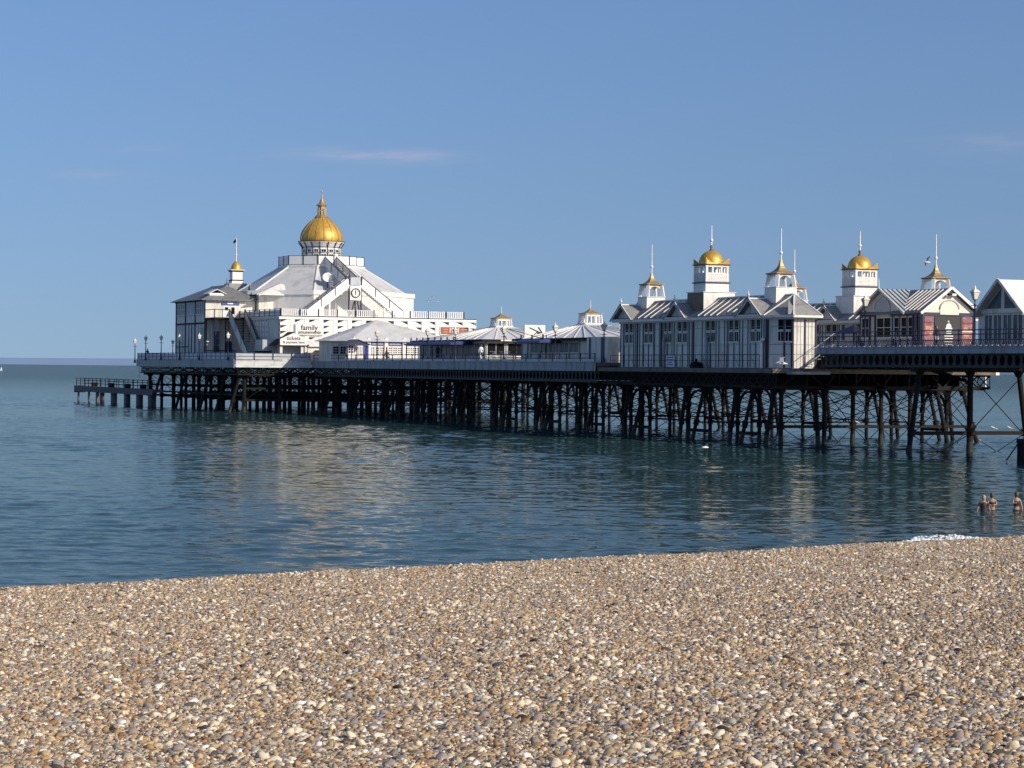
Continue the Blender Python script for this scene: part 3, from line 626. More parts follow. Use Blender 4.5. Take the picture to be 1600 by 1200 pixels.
def turret(par, t, s, zb, z0, z1, z2, z3, z4, zt, hw, side='wall_white'):
    # boarded base, plain tier, louvred tier, cornice with acroteria, gold dome, mast
    MB().sq((t, s, zb), [(hw, 0), (hw, z0 - zb - .05), (hw * 1.06, z0 - zb - .04), (hw * 1.06, z0 - zb)]).build('turret_base', 'white', par)
    if t < 5: MB().box(t - hw - .02, t - hw - .002, s - hw + .04, s + hw - .04, zb, z0 - .08).build('side_sheet', 'brown_wood', par)  # thin brown sheet over the west face only
    h2 = hw * .74
    MB().sq((t, s, z0), [(h2, 0), (h2, z1 - z0)]).build('turret_tier', 'white', par)
    MB().sq((t, s, z1), [(h2 * 1.02, -.06), (h2 * 1.1, -.05), (h2 * 1.1, .04), (h2, .05)]).build('string_course', 'navy', par)
    H = z2 - z1; lt = MB().sq((t, s, z1 + .05), [(h2 * .97, 0), (h2 * .97, H * .52)])
    for i in (-1, 1):
        for j in (-1, 1): lt.beam((t + i * h2 * .9, s + j * h2 * .9, z1), (t + i * h2 * .9, s + j * h2 * .9, z2), .2, .2)
        for q in (-.38, .38):
            lt.beam((t + q * h2, s + i * h2 * .93, z1), (t + q * h2, s + i * h2 * .93, z2), .12, .12); lt.beam((t + i * h2 * .93, s + q * h2, z1), (t + i * h2 * .93, s + q * h2, z2), .12, .12)
    lt.sq((t, s, z2 - .12 * H), [(h2 * .99, 0), (h2 * .99, .12 * H)])
    o = lt.build('louvred_stage', 'white', par)
    sl = MB()
    for r_ in range(6):
        z = z1 + .1 + r_ * H * .075; sl.sq((t, s, z), [(h2 * 1.0, 0), (h2 * 1.02, .012), (h2 * .985, H * .05)])
    sl.build('louvre', 'white', o)
    MB().sq((t, s, z2), [(h2, -.04), (h2 * 1.1, .0), (h2 * 1.1, .05)]).build('cornice', 'navy', par)
    ac = MB()
    for i in (-1, 1):
        for j in (-1, 1):
            x, y = t + i * h2 * 1.02, s + j * h2 * 1.02
            for dx, dy in ((-i, 0), (0, -j)):
                ac.slab([(x, y, z2 + .05), (x + dx * h2 * .95, y + dy * h2 * .95, z2 + .05), (x + dx * h2 * .95, y + dy * h2 * .95, z2 + .14), (x + dx * h2 * .45, y + dy * h2 * .45, z2 + .2), (x, y, z2 + .52)], (dy * .06 + (0.06 * -i if dx == 0 else 0), dx * .06 + (0.06 * -j if dy == 0 else 0), 0), 1)
    ac.build('gold_parapet', 'gold', par)
    rr = h2 * .97; prof = [(rr * math.cos(a), (z4 - z2) * .12 + (z4 - z2) * .88 * math.sin(a)) for a in [R(x) for x in (0, 12, 25, 38, 50, 62, 73, 82, 88)]]
    dm = MB().lathe((t, s, z2), [(rr, .02)] + prof, 24).build('dome', 'gold', par)
    sc_ = MB()                                         # fish-scale plates standing slightly proud
    for j in range(7):
        a0 = R(4 + j * 11.5); nn = 20
        for i in range(nn):
            th = 2 * math.pi * (i + .5 * (j % 2)) / nn; r0 = rr * math.cos(a0); zz = z2 + (z4 - z2) * (.12 + .88 * math.sin(a0)); r1 = rr * math.cos(a0 + R(9)); z1_ = z2 + (z4 - z2) * (.12 + .88 * math.sin(a0 + R(9)))
            w_ = math.pi / nn * .8
            sc_.add([(t + (r0 + .012) * math.cos(th), s + (r0 + .012) * math.sin(th), zz), (t + (r1 + .03) * math.cos(th - w_), s + (r1 + .03) * math.sin(th - w_), (zz + z1_) / 2), (t + (r1 + .004) * math.cos(th), s + (r1 + .004) * math.sin(th), z1_), (t + (r1 + .03) * math.cos(th + w_), s + (r1 + .03) * math.sin(th + w_), (zz + z1_) / 2)], [(0, 3, 2, 1)])
    sc_.build('dome_scale', 'gold', dm)
    MB().lathe((t, s, z4 - .05), [(.16, 0), (.2, .08), (.08, .2), (.13, .36), (.05, .5), (.03, .6)], 10).build('finial', 'brown_wood', par)
    mast(par, t, s, z4 + .3, zt, .06)

def seams(par, p0, p1, q0, q1, n, m='white', w_=.07, h=.07):   # standing seams from eave line p0-p1 up to ridge line q0-q1
    for i in range(n):
        f = (i + .5) / n; a = Vector(p0).lerp(Vector(p1), f); c = Vector(q0).lerp(Vector(q1), f)
        MB().beam(a.lerp(c, .04), a.lerp(c, .94), w_, h).build('roof_seam', m, par)  # white seams on a dark roof: sun on their sides put into the colour

# ------------------------------------------------------------ the twin domed pavilions
def pavilion(par, east):
    M = (lambda t: 17.2 - t) if east else (lambda t: t)
    nW = (1, 0) if east else (-1, 0)
    foot = [(M(0), 24.6), (M(0), 0), (M(.93), -2), (M(2.87), -2), (M(3.8), 0), (M(3.8), 24.6)]
    MB().prism(foot, 5.44 if not east else 5.44, 9.22).build('wall', 'wall_white', par)
    oc = [(M(-.08), 24.7), (M(-.08), -.05), (M(.88), -2.1), (M(2.92), -2.1), (M(3.88), -.05), (M(3.88), 24.7)]
    MB().prism(oc, 5.3, 5.47).build('plinth', 'navy', par)
    # outer boarding faces: visible long side, the canted face and the shore face
    tv = 0 if not east else M(3.8)                     # the side towards the camera is always the west side
    F = [((tv, 24.6), (0, -1), (-1, 0), 24.6)]
    cl = math.hypot(.93, 2); 
    if not east: F += [((0, 0), (.93 / cl, -2 / cl), (-2 / cl, -.93 / cl), cl), ((.93, -2), (1, 0), (0, -1), 1.94)]
    else: F += [((M(3.8), 0), (.93 / cl, -2 / cl), (-2 / cl, -.93 / cl), cl), ((M(2.87), -2), (1, 0), (0, -1), 1.94)]
    for fi, (P, u, n, L) in enumerate(F):
        MB().ob(P, u, n, -.05, L + .05, 9.0, 9.2, 0, .1).build('frieze', 'white', par)
        for zz in ((6.45, 7.15, 8.45) if fi < 3 else ()):
            MB().ob(P, u, n, 0, L, zz, zz + .035, 0, .028).build('conduit', 'grey_fascia', par)
        if fi == 0:
            wins = [(s1, s0) for s0, s1 in ((22.1, 23.6), (18.5, 20.05), (15.25, 16.55), (12.55, 14.2), (7.95, 9.5), (4.25, 5.8), (.95, 2.45))]
            bat = [24.45, 23.9, 21.7, 20.9, 20.3, 18.2, 17.3, 16.85, 14.8, 12.2, 10.1, 7.4, 6.5, 6.1, 3.7, 2.9, .5]
            for q in bat: MB().ob(P, u, n, 24.6 - q - .026, 24.6 - q + .026, 5.5, 9.0, 0, .05).build('batten', 'navy', par)
            for q, w_ in ((21.3, .06), (11.6, .15), (.12, .09), (17.0, .05)): MB().ob(P, u, n, 24.6 - q - w_, 24.6 - q + w_, 5.48, 9.05, 0, .09).build('pilaster', 'navy', par)
            for hi, lo in wins:
                a0, a1 = 24.6 - hi, 24.6 - lo; mid = (a0 + a1) / 2
                for x0, x1 in ((a0, mid - .06), (mid + .06, a1)):
                    win(par, P, u, n, x0 + .05, x1 - .05, 8.3, 9.0, 1, 1, 'grey_fascia' if False else 'white', 'glass', .05, .05, False)
                    win(par, P, u, n, x0 + .05, x1 - .05, 7.42, 8.12, 2, 1, 'white', 'glass', .05, .05, True)
                MB().ob(P, u, n, mid - .025, mid + .025, 5.5, 9.0, 0, .055).build('batten', 'navy', par)
                for q in (a0 - .1, a1 + .1): MB().ob(P, u, n, q - .02, q + .02, 5.5, 9.0, 0, .045).build('batten', 'navy', par)
        elif fi == 1:
            for x0, x1 in ((.95, 1.42), (1.58, 2.12)):
                win(par, P, u, n, x0, x1, 8.25, 8.98, 1, 1, 'white', 'glass', .05, .05, False); win(par, P, u, n, x0, x1, 7.42, 8.1, 2, 1, 'white', 'glass', .05, .05, True)
            for q, w_ in ((.06, .06), (1.5, .06), (2.17, .07)): MB().ob(P, u, n, q - w_, q + w_, 5.5, 9.0, 0, .07).build('batten', 'navy', par)
        else:
            for q, w_ in ((.03, .05), (1.0, .06), (1.9, .06)): MB().ob(P, u, n, q - w_, q + w_, 5.5, 9.0, 0, .06).build('batten', 'navy', par)
            for q in (.35, .65, 1.3, 1.6): MB().ob(P, u, n, q - .012, q + .012, 5.5, 9.0, 0, .02).build('board_joint', 'grey_fascia', par)
    # roof: two long slopes, hipped over the bay
    rz, ez = 10.82, 9.26; rt = M(1.9); e0, e1 = M(-.4), M(4.2)
    ap = (rt, -.5, rz)
    r = MB(); r.roofpoly([(e0, 25.2, ez), (e0, -.1, ez), ap, (rt, 25.2, rz)]); r.roofpoly([(e1, 25.2, ez), (rt, 25.2, rz), ap, (e1, -.1, ez)])
    r.build('roof', 'lead_roof', par)
    r = MB(); r.roofpoly([(e0, -.1, ez), (M(.72), -2.5, ez), ap]); r.roofpoly([(M(.72), -2.5, ez), (M(3.08), -2.5, ez), ap]); r.roofpoly([(M(3.08), -2.5, ez), (e1, -.1, ez), ap]); r.build('bay_roof', 'slate', par)
    r = MB()
    for p in ((e0, -.1, ez), (M(.72), -2.5, ez), (M(3.08), -2.5, ez), (e1, -.1, ez)): r.beam(Vector(p) + Vector((0, 0, .03)), Vector(ap) + Vector((0, 0, .03)), .12, .08)
    r.beam((rt, -.5, rz + .03), (rt, 25.2, rz + .03), .18, .1); r.build('hip_roll', 'white', par)
    MB().box(min(e0, e1) - .06, min(e0, e1) + .06, -.1, 25.2, ez - .16, ez + .02).build('gutter', 'white', par)
    g = MB(); g.beam((M(.72), -2.5, ez - .07), (M(3.08), -2.5, ez - .07), .12, .16); g.beam((e0, -.1, ez - .07), (M(.72), -2.5, ez - .07), .12, .16); g.beam((M(3.08), -2.5, ez - .07), (e1, -.1, ez - .07), .12, .16); g.build('gutter', 'white', par)
    # small pediment on the bay roof
    pc = Vector((M(.95), -1.75, 9.55)); b = MB()
    if not east:
        b.slab([(.55, -2.05, 9.33), (1.25, -2.25, 9.33), (1.05, -1.2, 10.35)], (-.12, -.12, 0), 1); b.build('bay_gablet', 'slate', par)
    # seams and gablets on the camera side
    ev = min(e0, e1)
    for a, c in ((3.9, 11.0), (15.9, 21.4)): seams(par, (ev + .1, a, ez + .1), (ev + .1, c, ez + .1), (rt, a, rz + .04), (rt, c, rz + .04), 7 if a < 5 else 5)
    wv = tv
    for gs, hw in ((23.45, 1.9), (13.85, 1.75), (2.0, 1.85)):
        gz = 10.52; b = MB(); gable_slab(b, wv - .02, 't', gs - hw + .2, gs + hw - .2, gs, 9.28, gz - .12, -.1); b.build('gablet', 'wall_white', par)
        b = MB(); x1 = rt
        b.roofpoly([(ev - .1, gs - hw, 9.27), (ev - .1, gs, gz), (x1, gs, gz), (x1 - .1, gs - hw * .5, 10.2)]); b.build('gablet_roof', 'slate', par)
        b = MB(); b.roofpoly([(ev - .1, gs + hw, 9.27), (x1 - .1, gs + hw * .5, 10.2), (x1, gs, gz), (ev - .1, gs, gz)]); b.build('gablet_roof', 'slate', par)
        b = MB(); b.beam((ev - .14, gs - hw, 9.25), (ev - .14, gs, gz), .07, .2).beam((ev - .14, gs + hw, 9.25), (ev - .14, gs, gz), .07, .2).beam((ev - .1, gs - hw + .2, 9.3), (ev - .1, gs + hw - .2, 9.3), .08, .12); b.build('bargeboard', 'white', par)
        b = MB(); b.beam((ev - .17, gs - hw - .1, 9.2), (ev - .17, gs, gz + .09), .06, .06).beam((ev - .17, gs + hw + .1, 9.2), (ev - .17, gs, gz + .09), .06, .06); b.build('verge_trim', 'navy', par)
        b = MB().beam((ev - .1, gs, gz + .04), (x1 - .2, gs, gz + .04), .14, .08); b.build('gablet_ridge', 'white_clean', par)
        MB().lathe((ev - .1, gs, gz), [(.06, 0), (.06, .22), (.12, .28), (.05, .36), (.02, .6)], 8).build('finial', 'white', par)
    cupola(par, rt, 22.7, 10.0, 11.22, 12.22, 12.95, 15.5, .82)
    cupola(par, rt, 1.5, 10.2, 11.40, 12.38, 13.2, 15.72, .85)
    turret(par, rt, 12.35, 9.9, 11.32, 12.05, 13.42, 13.5, 14.56, 16.5, 1.36)

pw = thing('pavilion', 'white boarded pavilion with navy battens, gold dome and canted end bay', 'pavilion', 1.9, 0, 5.4)
pavilion(pw, False)
pe = thing('pavilion', 'second gold domed pavilion standing behind the blue shop', 'pavilion', 15.3, 0, 5.4)
pavilion(pe, True)
# outer walkway rail, notice, vents on the nearer pavilion
wr = thing('walkway_railing', 'thin rusty pipe railing along the foot of the long pavilion wall', 'railing', -.75, 0, 5.42)
b = MB()
for zz in (6.0, 6.42): b.rod((-.75, -.2, zz), (-.75, 24.8, zz), .018, .018, 5)
b.build('rail', 'rust', wr)
for i in range(11): MB().rod((-.75, -.2 + i * 2.5, 5.4), (-.75, -.2 + i * 2.5, 6.45), .022, .022, 5).build('post', 'rust', wr)
b = MB()
for i in range(10): b.rod((-.72, .3 + i * 2.5, 5.45), (-.72, 1.2 + i * 2.5, 6.35), .014, .014, 4)
b.build('stay', 'rust', wr)
nb_ = thing('notice_board', 'white notice board with blue lines on the long pavilion wall', 'sign', -.1, 15.3, 5.45)
MB().ob((-.1, 16.0), (0, -1), (-1, 0), 0, 1.5, 5.5, 6.38, 0, .05).build('board', 'sign_white', nb_)
for i, (x0, x1) in enumerate(((.2, 1.3), (.15, 1.35), (.3, 1.2), (.2, 1.3))): MB().ob((-.1, 16.0), (0, -1), (-1, 0), x0, x1, 6.2 - i * .19, 6.29 - i * .19, .05, .06).build('text_line', 'letter_blue', nb_)
for i, (ss, hh) in enumerate(((16.2, 2.2), (9.0, 2.3), (.55, 2.0))):
    v = thing('vent_duct', ('pale vent pipe beside the notice board on the pavilion wall', 'pale vent pipe near the middle of the pavilion wall', 'white vent pipe by the corner of the canted bay')[i], 'duct', -.25, ss, 5.45)
    MB().rod((-.22, ss, 5.45), (-.22, ss, 5.45 + hh), .13, .13, 10).build('pipe', 'grey_fascia' if i < 2 else 'white', v); MB().rod((-.22, ss, 5.4 + hh), (-.22, ss - .3, 5.55 + hh), .13, .13, 10).build('elbow', 'grey_fascia' if i < 2 else 'white', v)
v = thing('roof_tank', 'small dark round tank at the foot of the pavilion wall', 'tank', -.45, 10.2, 5.42)
MB().lathe((-.45, 10.2, 5.42), [(.5, 0), (.5, .25), (.4, .42), (.15, .5)], 14).build('body', 'iron', v); MB().rod((-.45, 10.2, 5.85), (-.45, 10.2, 6.15), .09).build('cap', 'iron', v)
# stair from the near deck down to the walkway round the bay
stt = thing('access_stair', 'light iron stair in front of the sunlit end bay', 'stair', 2, -2.8, 5.4)
b = MB(); b.beam((1.4, -2.75, 5.5), (3.9, -2.75, 7.2), .05, .1).beam((1.4, -2.75, 6.3), (3.9, -2.75, 8.0), .04, .05); b.build('stringer', 'grey_fascia', stt)
for i in range(9): MB().box(1.5 + i * .27, 1.75 + i * .27, -3.2, -2.7, 5.56 + i * .185, 5.6 + i * .185).build('tread', 'grey_fascia', stt)
b = MB()
for i in range(4): b.rod((1.5 + i * .75, -2.75, 5.5 + i * .51), (1.5 + i * .75, -2.75, 6.4 + i * .51), .02, .02, 5)
b.build('post', 'grey_fascia', stt)
lg = thing('ledge', 'pale weathered ledge below the sunlit end bay', 'ledge', 1.5, -2.6, 5.1)
box('board', 'grey_fascia', lg, .2, 3.3, -3.3, -2.42, 5.02, 5.24)

# ------------------------------------------------------------ blue shop with two gables
shop = thing('shop', 'navy and white shop with crossed gables and pink posters by the railing', 'shop', 9.86, -5, ZN)
MB().prism([(9.86, -5), (14.32, -5), (14.32, 3.3), (9.86, 3.3)], ZN, 9.62).build('wall', 'wall_white', shop)
# ridge along s at t 12.1, cross ridge at s .1
r = MB()
e_, rz = 9.60, 11.38
r.roofpoly([(9.55, -5.35, e_), (12.1, -5.35, rz), (12.1, 3.5, rz), (9.55, 3.5, e_)]); r.roofpoly([(14.65, -5.35, e_), (14.65, 3.5, e_), (12.1, 3.5, rz), (12.1, -5.35, rz)]); r.build('roof', 'lead_roof', shop)
r = MB(); r.roofpoly([(9.45, -3.25, e_), (9.45, .1, rz + .02), (12.2, .1, rz + .02), (9.8, -3.05, e_ + .12)], .06); r.build('cross_roof', 'zinc_roof', shop)
r = MB(); r.roofpoly([(9.45, 3.45, e_), (9.8, 3.3, e_ + .12), (12.2, .1, rz + .02), (9.45, .1, rz + .02)], .06); r.build('cross_roof', 'zinc_roof', shop)
b = MB(); gable_slab(b, 9.82, 't', -3.1, 3.3, .1, 9.6, 11.3, -.06); b.build('gable', 'wall_white', shop)
b = MB(); gable_slab(b, -5.04, 's', 9.86, 14.32, 12.1, 9.6, 11.3, -.06); b.build('gable', 'cream', shop)
b = MB(); b.beam((9.4, -3.3, 9.55), (9.4, .1, 11.42), .08, .16).beam((9.4, 3.5, 9.55), (9.4, .1, 11.42), .08, .16); b.build('bargeboard', 'white', shop)
b = MB(); b.beam((9.5, -5.42, 9.52), (12.1, -5.42, 11.42), .1, .2).beam((14.7, -5.42, 9.52), (12.1, -5.42, 11.42), .1, .2); b.build('bargeboard', 'white_clean', shop)
MB().lathe((9.4, .1, 11.4), [(.05, 0), (.05, .3), (.02, .8)], 6).build('finial', 'white', shop)
seams(shop, (9.6, -4.9, e_ + .1), (9.6, -1.2, e_ + .1), (12.05, -4.9, rz + .04), (12.05, -1.2, rz + .04), 7)
for i in range(6):
    f = (i + .5) / 6.2; a = Vector((9.5 + f * 2.5, -3.2 + f * 2.9, e_ + .08 + f * 1.6)); c = Vector((9.5 + f * 2.5, .1, rz + .05)); MB().beam(a, c, .04, .06).build('roof_seam', 'lead_roof', shop)
# arched panels in both gables
def arch_panel(par, P, u, n, c, z0, r_, m, m2):
    pts = [(c + r_ * math.cos(math.pi * q / 16), z0 + .42 + r_ * .8 * math.sin(math.pi * q / 16)) for q in range(17)]
    poly = [(c + r_, z0)] + pts + [(c - r_, z0)]
    MB().slab([(P[0] + u[0] * a + n[0] * .005, P[1] + u[1] * a + n[1] * .005, z) for a, z in poly], (n[0], n[1], 0), .05).build('arch_panel', m, par)
    b = MB(); q_ = [(P[0] + u[0] * a + n[0] * .06, P[1] + u[1] * a + n[1] * .06, z) for a, z in pts]
    for i in range(16): b.beam(q_[i], q_[i + 1], .09, .09, (n[0], n[1], 0))
    b.build('arch_moulding', m2, par)
arch_panel(shop, (9.76, 3.3), (0, -1), (-1, 0), 3.2, 9.5, 1.05, 'zinc_roof', 'wall_white'); arch_panel(shop, (9.86, -5.1), (1, 0), (0, -1), 2.24, 9.45, .8, 'cream', 'stone_grey')
P, u, n = (9.86, 3.3), (0, -1), (-1, 0)
for a0, a1 in ((0, 2.1), (4.3, 8.3)): MB().ob(P, u, n, a0, a1, 9.38, 9.6, 0, .12).build('fascia_band', 'navy', shop)
for q in (.08, 1.35, 2.1, 4.55, 5.5, 6.5, 7.2, 7.75, 8.24): MB().ob(P, u, n, q - .07, q + .07, ZN, 9.4, 0, .1).build('post', 'navy', shop)
for a0, a1, c in ((.25, 1.2, 1), (2.35, 4.25, 2), (4.72, 5.35, 1), (5.66, 6.36, 1), (6.62, 7.1, 1)): win(shop, P, u, n, a0, a1, 7.85, 9.25, c, 2, 'white', 'glass', .08, .07)
for a0, a1 in ((7.25, 7.7), (7.82, 8.16)):
    d = MB().ob(P, u, n, a0, a1, ZN, 9.3, .01, .05).build('door', 'navy', shop); MB().ob(P, u, n, a0 + .1, a1 - .08, 7.7, 9.15, .05, .065).build('pane', 'glass_pale', d)
P, u, n = (9.86, -5), (1, 0), (0, -1)
MB().ob(P, u, n, 0, 4.46, 9.36, 9.58, 0, .1).build('fascia_band', 'navy', shop)
for q in (.06, 1.1, 3.3, 4.4): MB().ob(P, u, n, q - .07, q + .07, ZN, 9.4, 0, .09).build('post', 'navy', shop)
for a0, a1 in ((.2, .98), (3.42, 4.28)):
    o = MB().ob(P, u, n, a0, a1, 7.0, 9.3, .005, .05).build('poster_panel', 'pink', shop)
    for zz, m in ((8.35, 'orange'), (7.9, 'orange'), (8.0, 'red_sign'), (8.75, 'cloth_red')):
        x0 = a0 + rng.uniform(.02, .2); MB().ob(P, u, n, x0, min(a1 - .03, x0 + rng.uniform(.3, .6)), zz, zz + rng.uniform(.12, .3), .05, .05 + .002 * rng.uniform(1, 5)).build('print', m, o)
    MB().ob(P, u, n, a0, a1, 8.22, 8.30, .05, .07).build('glazing_bar', 'white', o); MB().ob(P, u, n, a0, a1, 8.86, 8.9, .05, .066).build('glazing_bar', 'navy', o)
bd = MB().ob(P, u, n, 1.2, 3.22, 6.98, 9.36, .005, .06).build('sign_board', 'black_sign', shop)
def flat(par, name, pts, m, d=.065):
    return MB().slab([(P[0] + u[0] * a + n[0] * d, P[1] + u[1] * a + n[1] * d, z) for a, z in pts], (n[0], n[1], 0), .012).build(name, m, par)
cx_, cz = 2.25, 8.42; ES = .72
flat(bd, 'emblem', [(cx_ - ES * .42, cz), (cx_ + ES * .42, cz), (cx_ + ES * .4, cz + ES * .12), (cx_ + ES * .3, cz + ES * .14), (cx_ + ES * .28, cz + ES * .36), (cx_ + ES * .18, cz + ES * .5), (cx_ + ES * .05, cz + ES * .56), (cx_ - ES * .05, cz + ES * .56), (cx_ - ES * .2, cz + ES * .5), (cx_ - ES * .3, cz + ES * .36), (cx_ - ES * .32, cz + ES * .14), (cx_ - ES * .4, cz + ES * .12)], 'sign_white')
flat(bd, 'emblem', [(cx_ - ES * .02, cz + ES * .57), (cx_ + ES * .03, cz + ES * .57), (cx_ + ES * .03, cz + ES * .85), (cx_ + ES * .02, cz + ES * .85), (cx_ - ES * .2, cz + ES * .78), (cx_ - ES * .02, cz + ES * .7)], 'sign_white')
for i, (hw, zz, hh) in enumerate(((.3, 8.24, .07), (.3, 8.08, .07), (.52, 7.88, .09), (.48, 7.70, .08), (.5, 7.47, .09), (.45, 7.28, .07))): flat(bd, 'text_line', [(cx_ - ES * hw, zz), (cx_ + ES * hw, zz), (cx_ + ES * hw, zz + .75 * hh), (cx_ - ES * hw, zz + .75 * hh)], 'sign_white')
# floodlight on the gable
fl = thing('floodlight', 'small floodlight fixed high on the cream shop gable', 'lamp', 12.1, -5.4, 10.9)
MB().box(11.75, 12.0, -5.55, -5.3, 10.85, 10.98).build('housing', 'iron', fl); MB().box(12.1, 12.45, -5.5, -5.3, 10.82, 10.98).build('housing', 'white', fl)
# dark awning stall against the second pavilion
aw = thing('awning_stall', 'stall with dark peaked awning and picture boards beyond the shop', 'stall', 12.9, 8, ZN)
MB().sq((12.3, 8.2, 8.25), [(.95, 0), (.8, .12), (.1, .62)], 1, 1.5).build('awning', 'navy', aw)
for i, j in ((-1, -1), (-1, 1), (1, -1), (1, 1)): MB().rod((12.3 + i * .85, 8.2 + j * 1.3, ZN), (12.3 + i * .85, 8.2 + j * 1.3, 8.28), .035).build('post', 'navy', aw)
box('counter', 'wall_white', aw, 11.4, 11.7, 6.9, 9.6, ZN, 7.7)
for i, ss in enumerate((5.2, 5.9, 10.6)): box('picture_board', 'glass', aw, 13.28, 13.33, ss, ss + .5, 8.3 - .7 * (i % 2), 8.75 - .7 * (i % 2))

# ------------------------------------------------------------ white glazed gable building at the right edge
gb = thing('glazed_hall', 'white hall with glazed gable and pale roof at the right edge', 'building', 8, -15, ZN)
GT = 6.0; gs = -20.5; hw = 2.4
MB().prism([(GT, gs - hw), (10.2, gs - hw), (10.2, gs + hw), (GT, gs + hw)], ZN, 9.3).build('wall', 'wall_white', gb)
r = MB(); r.roofpoly([(GT - .5, gs - hw - .35, 9.12), (10.5, gs - hw - .35, 9.12), (10.5, gs, 11.36), (GT - .5, gs, 11.36)]); r.build('roof', 'white_clean', gb)
r = MB(); r.roofpoly([(GT - .5, gs + hw + .35, 9.12), (GT - .5, gs, 11.36), (10.5, gs, 11.36), (10.5, gs + hw + .35, 9.12)]); r.build('roof', 'zinc_roof', gb)
b = MB(); gable_slab(b, GT, 't', gs - hw, gs + hw, gs, 9.28, 11.2, .1); b.build('gable', 'wall_white', gb)
b = MB(); b.beam((GT - .52, gs - hw - .4, 9.06), (GT - .52, gs, 11.36), .08, .18).beam((GT - .52, gs + hw + .4, 9.06), (GT - .52, gs, 11.36), .08, .18); b.build('bargeboard', 'wall_white', gb)
b = MB(); b.box(GT - .12, GT - .001, gs - .14, gs + .14, 9.4, 11.1).box(GT - .14, GT - .002, gs - hw, gs + hw, 9.18, 9.46); b.build('gable_frame', 'wall_white', gb)
for sg in (-1, 1):
    MB().slab([(GT - .03, gs + sg * .2, 9.5), (GT - .03, gs + sg * (hw - .45), 9.5), (GT - .03, gs + sg * .2, 10.85)], (-1, 0, 0), .02).build('gable_pane', 'glass_pale', gb)
P, u, n = (GT, gs + hw), (0, -1), (-1, 0)
for a0, a1 in ((.35, 1.15), (1.35, 2.2), (2.4, 3.3), (3.5, 4.5)): win(gb, P, u, n, a0, a1, ZN + .15, 9.05, 2, 1, 'wall_white', 'glass_pale', .08, .06, False)
# second lower roof behind its left side
r = MB(); r.roofpoly([(GT + .2, gs + hw + 1.6, 9.05), (GT + .2, gs + .6, 11.3), (10.0, gs + .6, 11.3), (10.0, gs + hw + 1.6, 9.05)]); r.roofpoly([(GT + .2, gs + .6, 11.3), (GT + .2, gs - .6, 10.6), (10.0, gs - .6, 10.6), (10.0, gs + .6, 11.3)]); r.build('rear_roof', 'zinc_roof', gb)
MB().prism([(GT + .6, gs + hw), (10, gs + hw), (10, gs + hw + 1.35), (GT + .6, gs + hw + 1.35)], ZN, 9.2).build('rear_wall', 'wall_white', gb)
b = MB(); gable_slab(b, GT + .5, 't', gs, gs + hw + 1.5, gs + .6, 9.1, 11.2, .06); b.build('rear_gable', 'zinc_roof', gb)
#HEAD#
# ------------------------------------------------------------ neck buildings: two low halls with concave roofs and lanterns
def concave_hall(par, tc, s0, s1, t0, t1, ze, zr, zl0, zl1, zl2, zt, roof_m, cs=None):
    cs = cs or (s0 + s1) / 2
    MB().prism([(t0, s0), (t1, s0), (t1, s1), (t0, s1)], ZM, ze - .02).build('wall', 'wall_white', par)
    hx, hy = (t1 - t0) / 2 + .7, (s1 - s0) / 2 + .7; k = 1.25
    def ring(f, z): return [(tc + i * (hx * f + k * (1 - f) * .8), cs + ((s0 - .7 if j < 0 else s1 + .7) - cs) * f + j * k * (1 - f) * .8, z) for i, j in ((-1, -1), (1, -1), (1, 1), (-1, 1))]
    lv = [(1.0, ze), (.78, ze + (zr - ze) * .22), (.52, ze + (zr - ze) * .46), (.27, ze + (zr - ze) * .68), (.10, ze + (zr - ze) * .86), (0.0, zr)]
    b = MB()
    for (fa, za), (fb, zb) in zip(lv[:-1], lv[1:]):
        A, B_ = ring(fa, za), ring(fb, zb); b.add(A + B_, [(i, (i + 1) % 4, 4 + (i + 1) % 4, 4 + i) for i in range(4)])
    b.build('roof', roof_m, par)
    b = MB(); A = ring(1.0, ze - .07)
    for i in range(4): b.beam(A[i], A[(i + 1) % 4], .14, .2)
    b.build('eave_board', 'iron', par)
    # rolls down the roof
    for side in (0, 3):
        nR = 9
        for q in range(1, nR):
            f = q / nR; pts = []
            for (fa, za) in lv[:-1]:
                A = ring(fa, za + .03); a, c = (A[0], A[1]) if side == 0 else (A[3], A[0]); pts.append(Vector(a).lerp(Vector(c), f))
            b = MB()
            for i in range(len(pts) - 1): b.beam(pts[i], pts[i + 1], .08, .07)
            b.build('roof_roll', roof_m, par)
    cz = zr - .1; hw = .82
    MB().sq((tc, cs, cz), [(1.05, 0), (.9, .2), (.86, zl0 - cz), (.98, zl0 - cz + .02), (.98, zl0 - cz + .1)]).build('lantern_base', 'white', par)
    b = MB()
    for i in (-1, 1):
        for j in (-1, 1): b.beam((tc + i * hw, cs + j * hw, zl0), (tc + i * hw * .86, cs + j * hw * .86, zl1), .2, .2)
        for q in (-.33, .33):
            b.beam((tc + q * hw, cs + i * hw * .95, zl0), (tc + q * hw, cs + i * hw * .88, zl1), .09, .09); b.beam((tc + i * hw * .95, cs + q * hw, zl0), (tc + i * hw * .88, cs + q * hw, zl1), .09, .09)
    b.sq((tc, cs, zl1 - .22), [(hw * .92, 0), (hw * .92, .22)]).build('lantern', 'white', par)
    h = zl2 - zl1; MB().sq((tc, cs, zl1), [(hw * 1.1, 0), (hw * 1.1, .05), (hw * .6, .3 * h), (hw * .26, .65 * h), (hw * .07, h)]).build('lantern_roof', 'gold_pale', par)
    MB().rod((tc, cs, zl2 - .1), (tc, cs, zt), .035, .02, 6).build('spike', 'white', par)
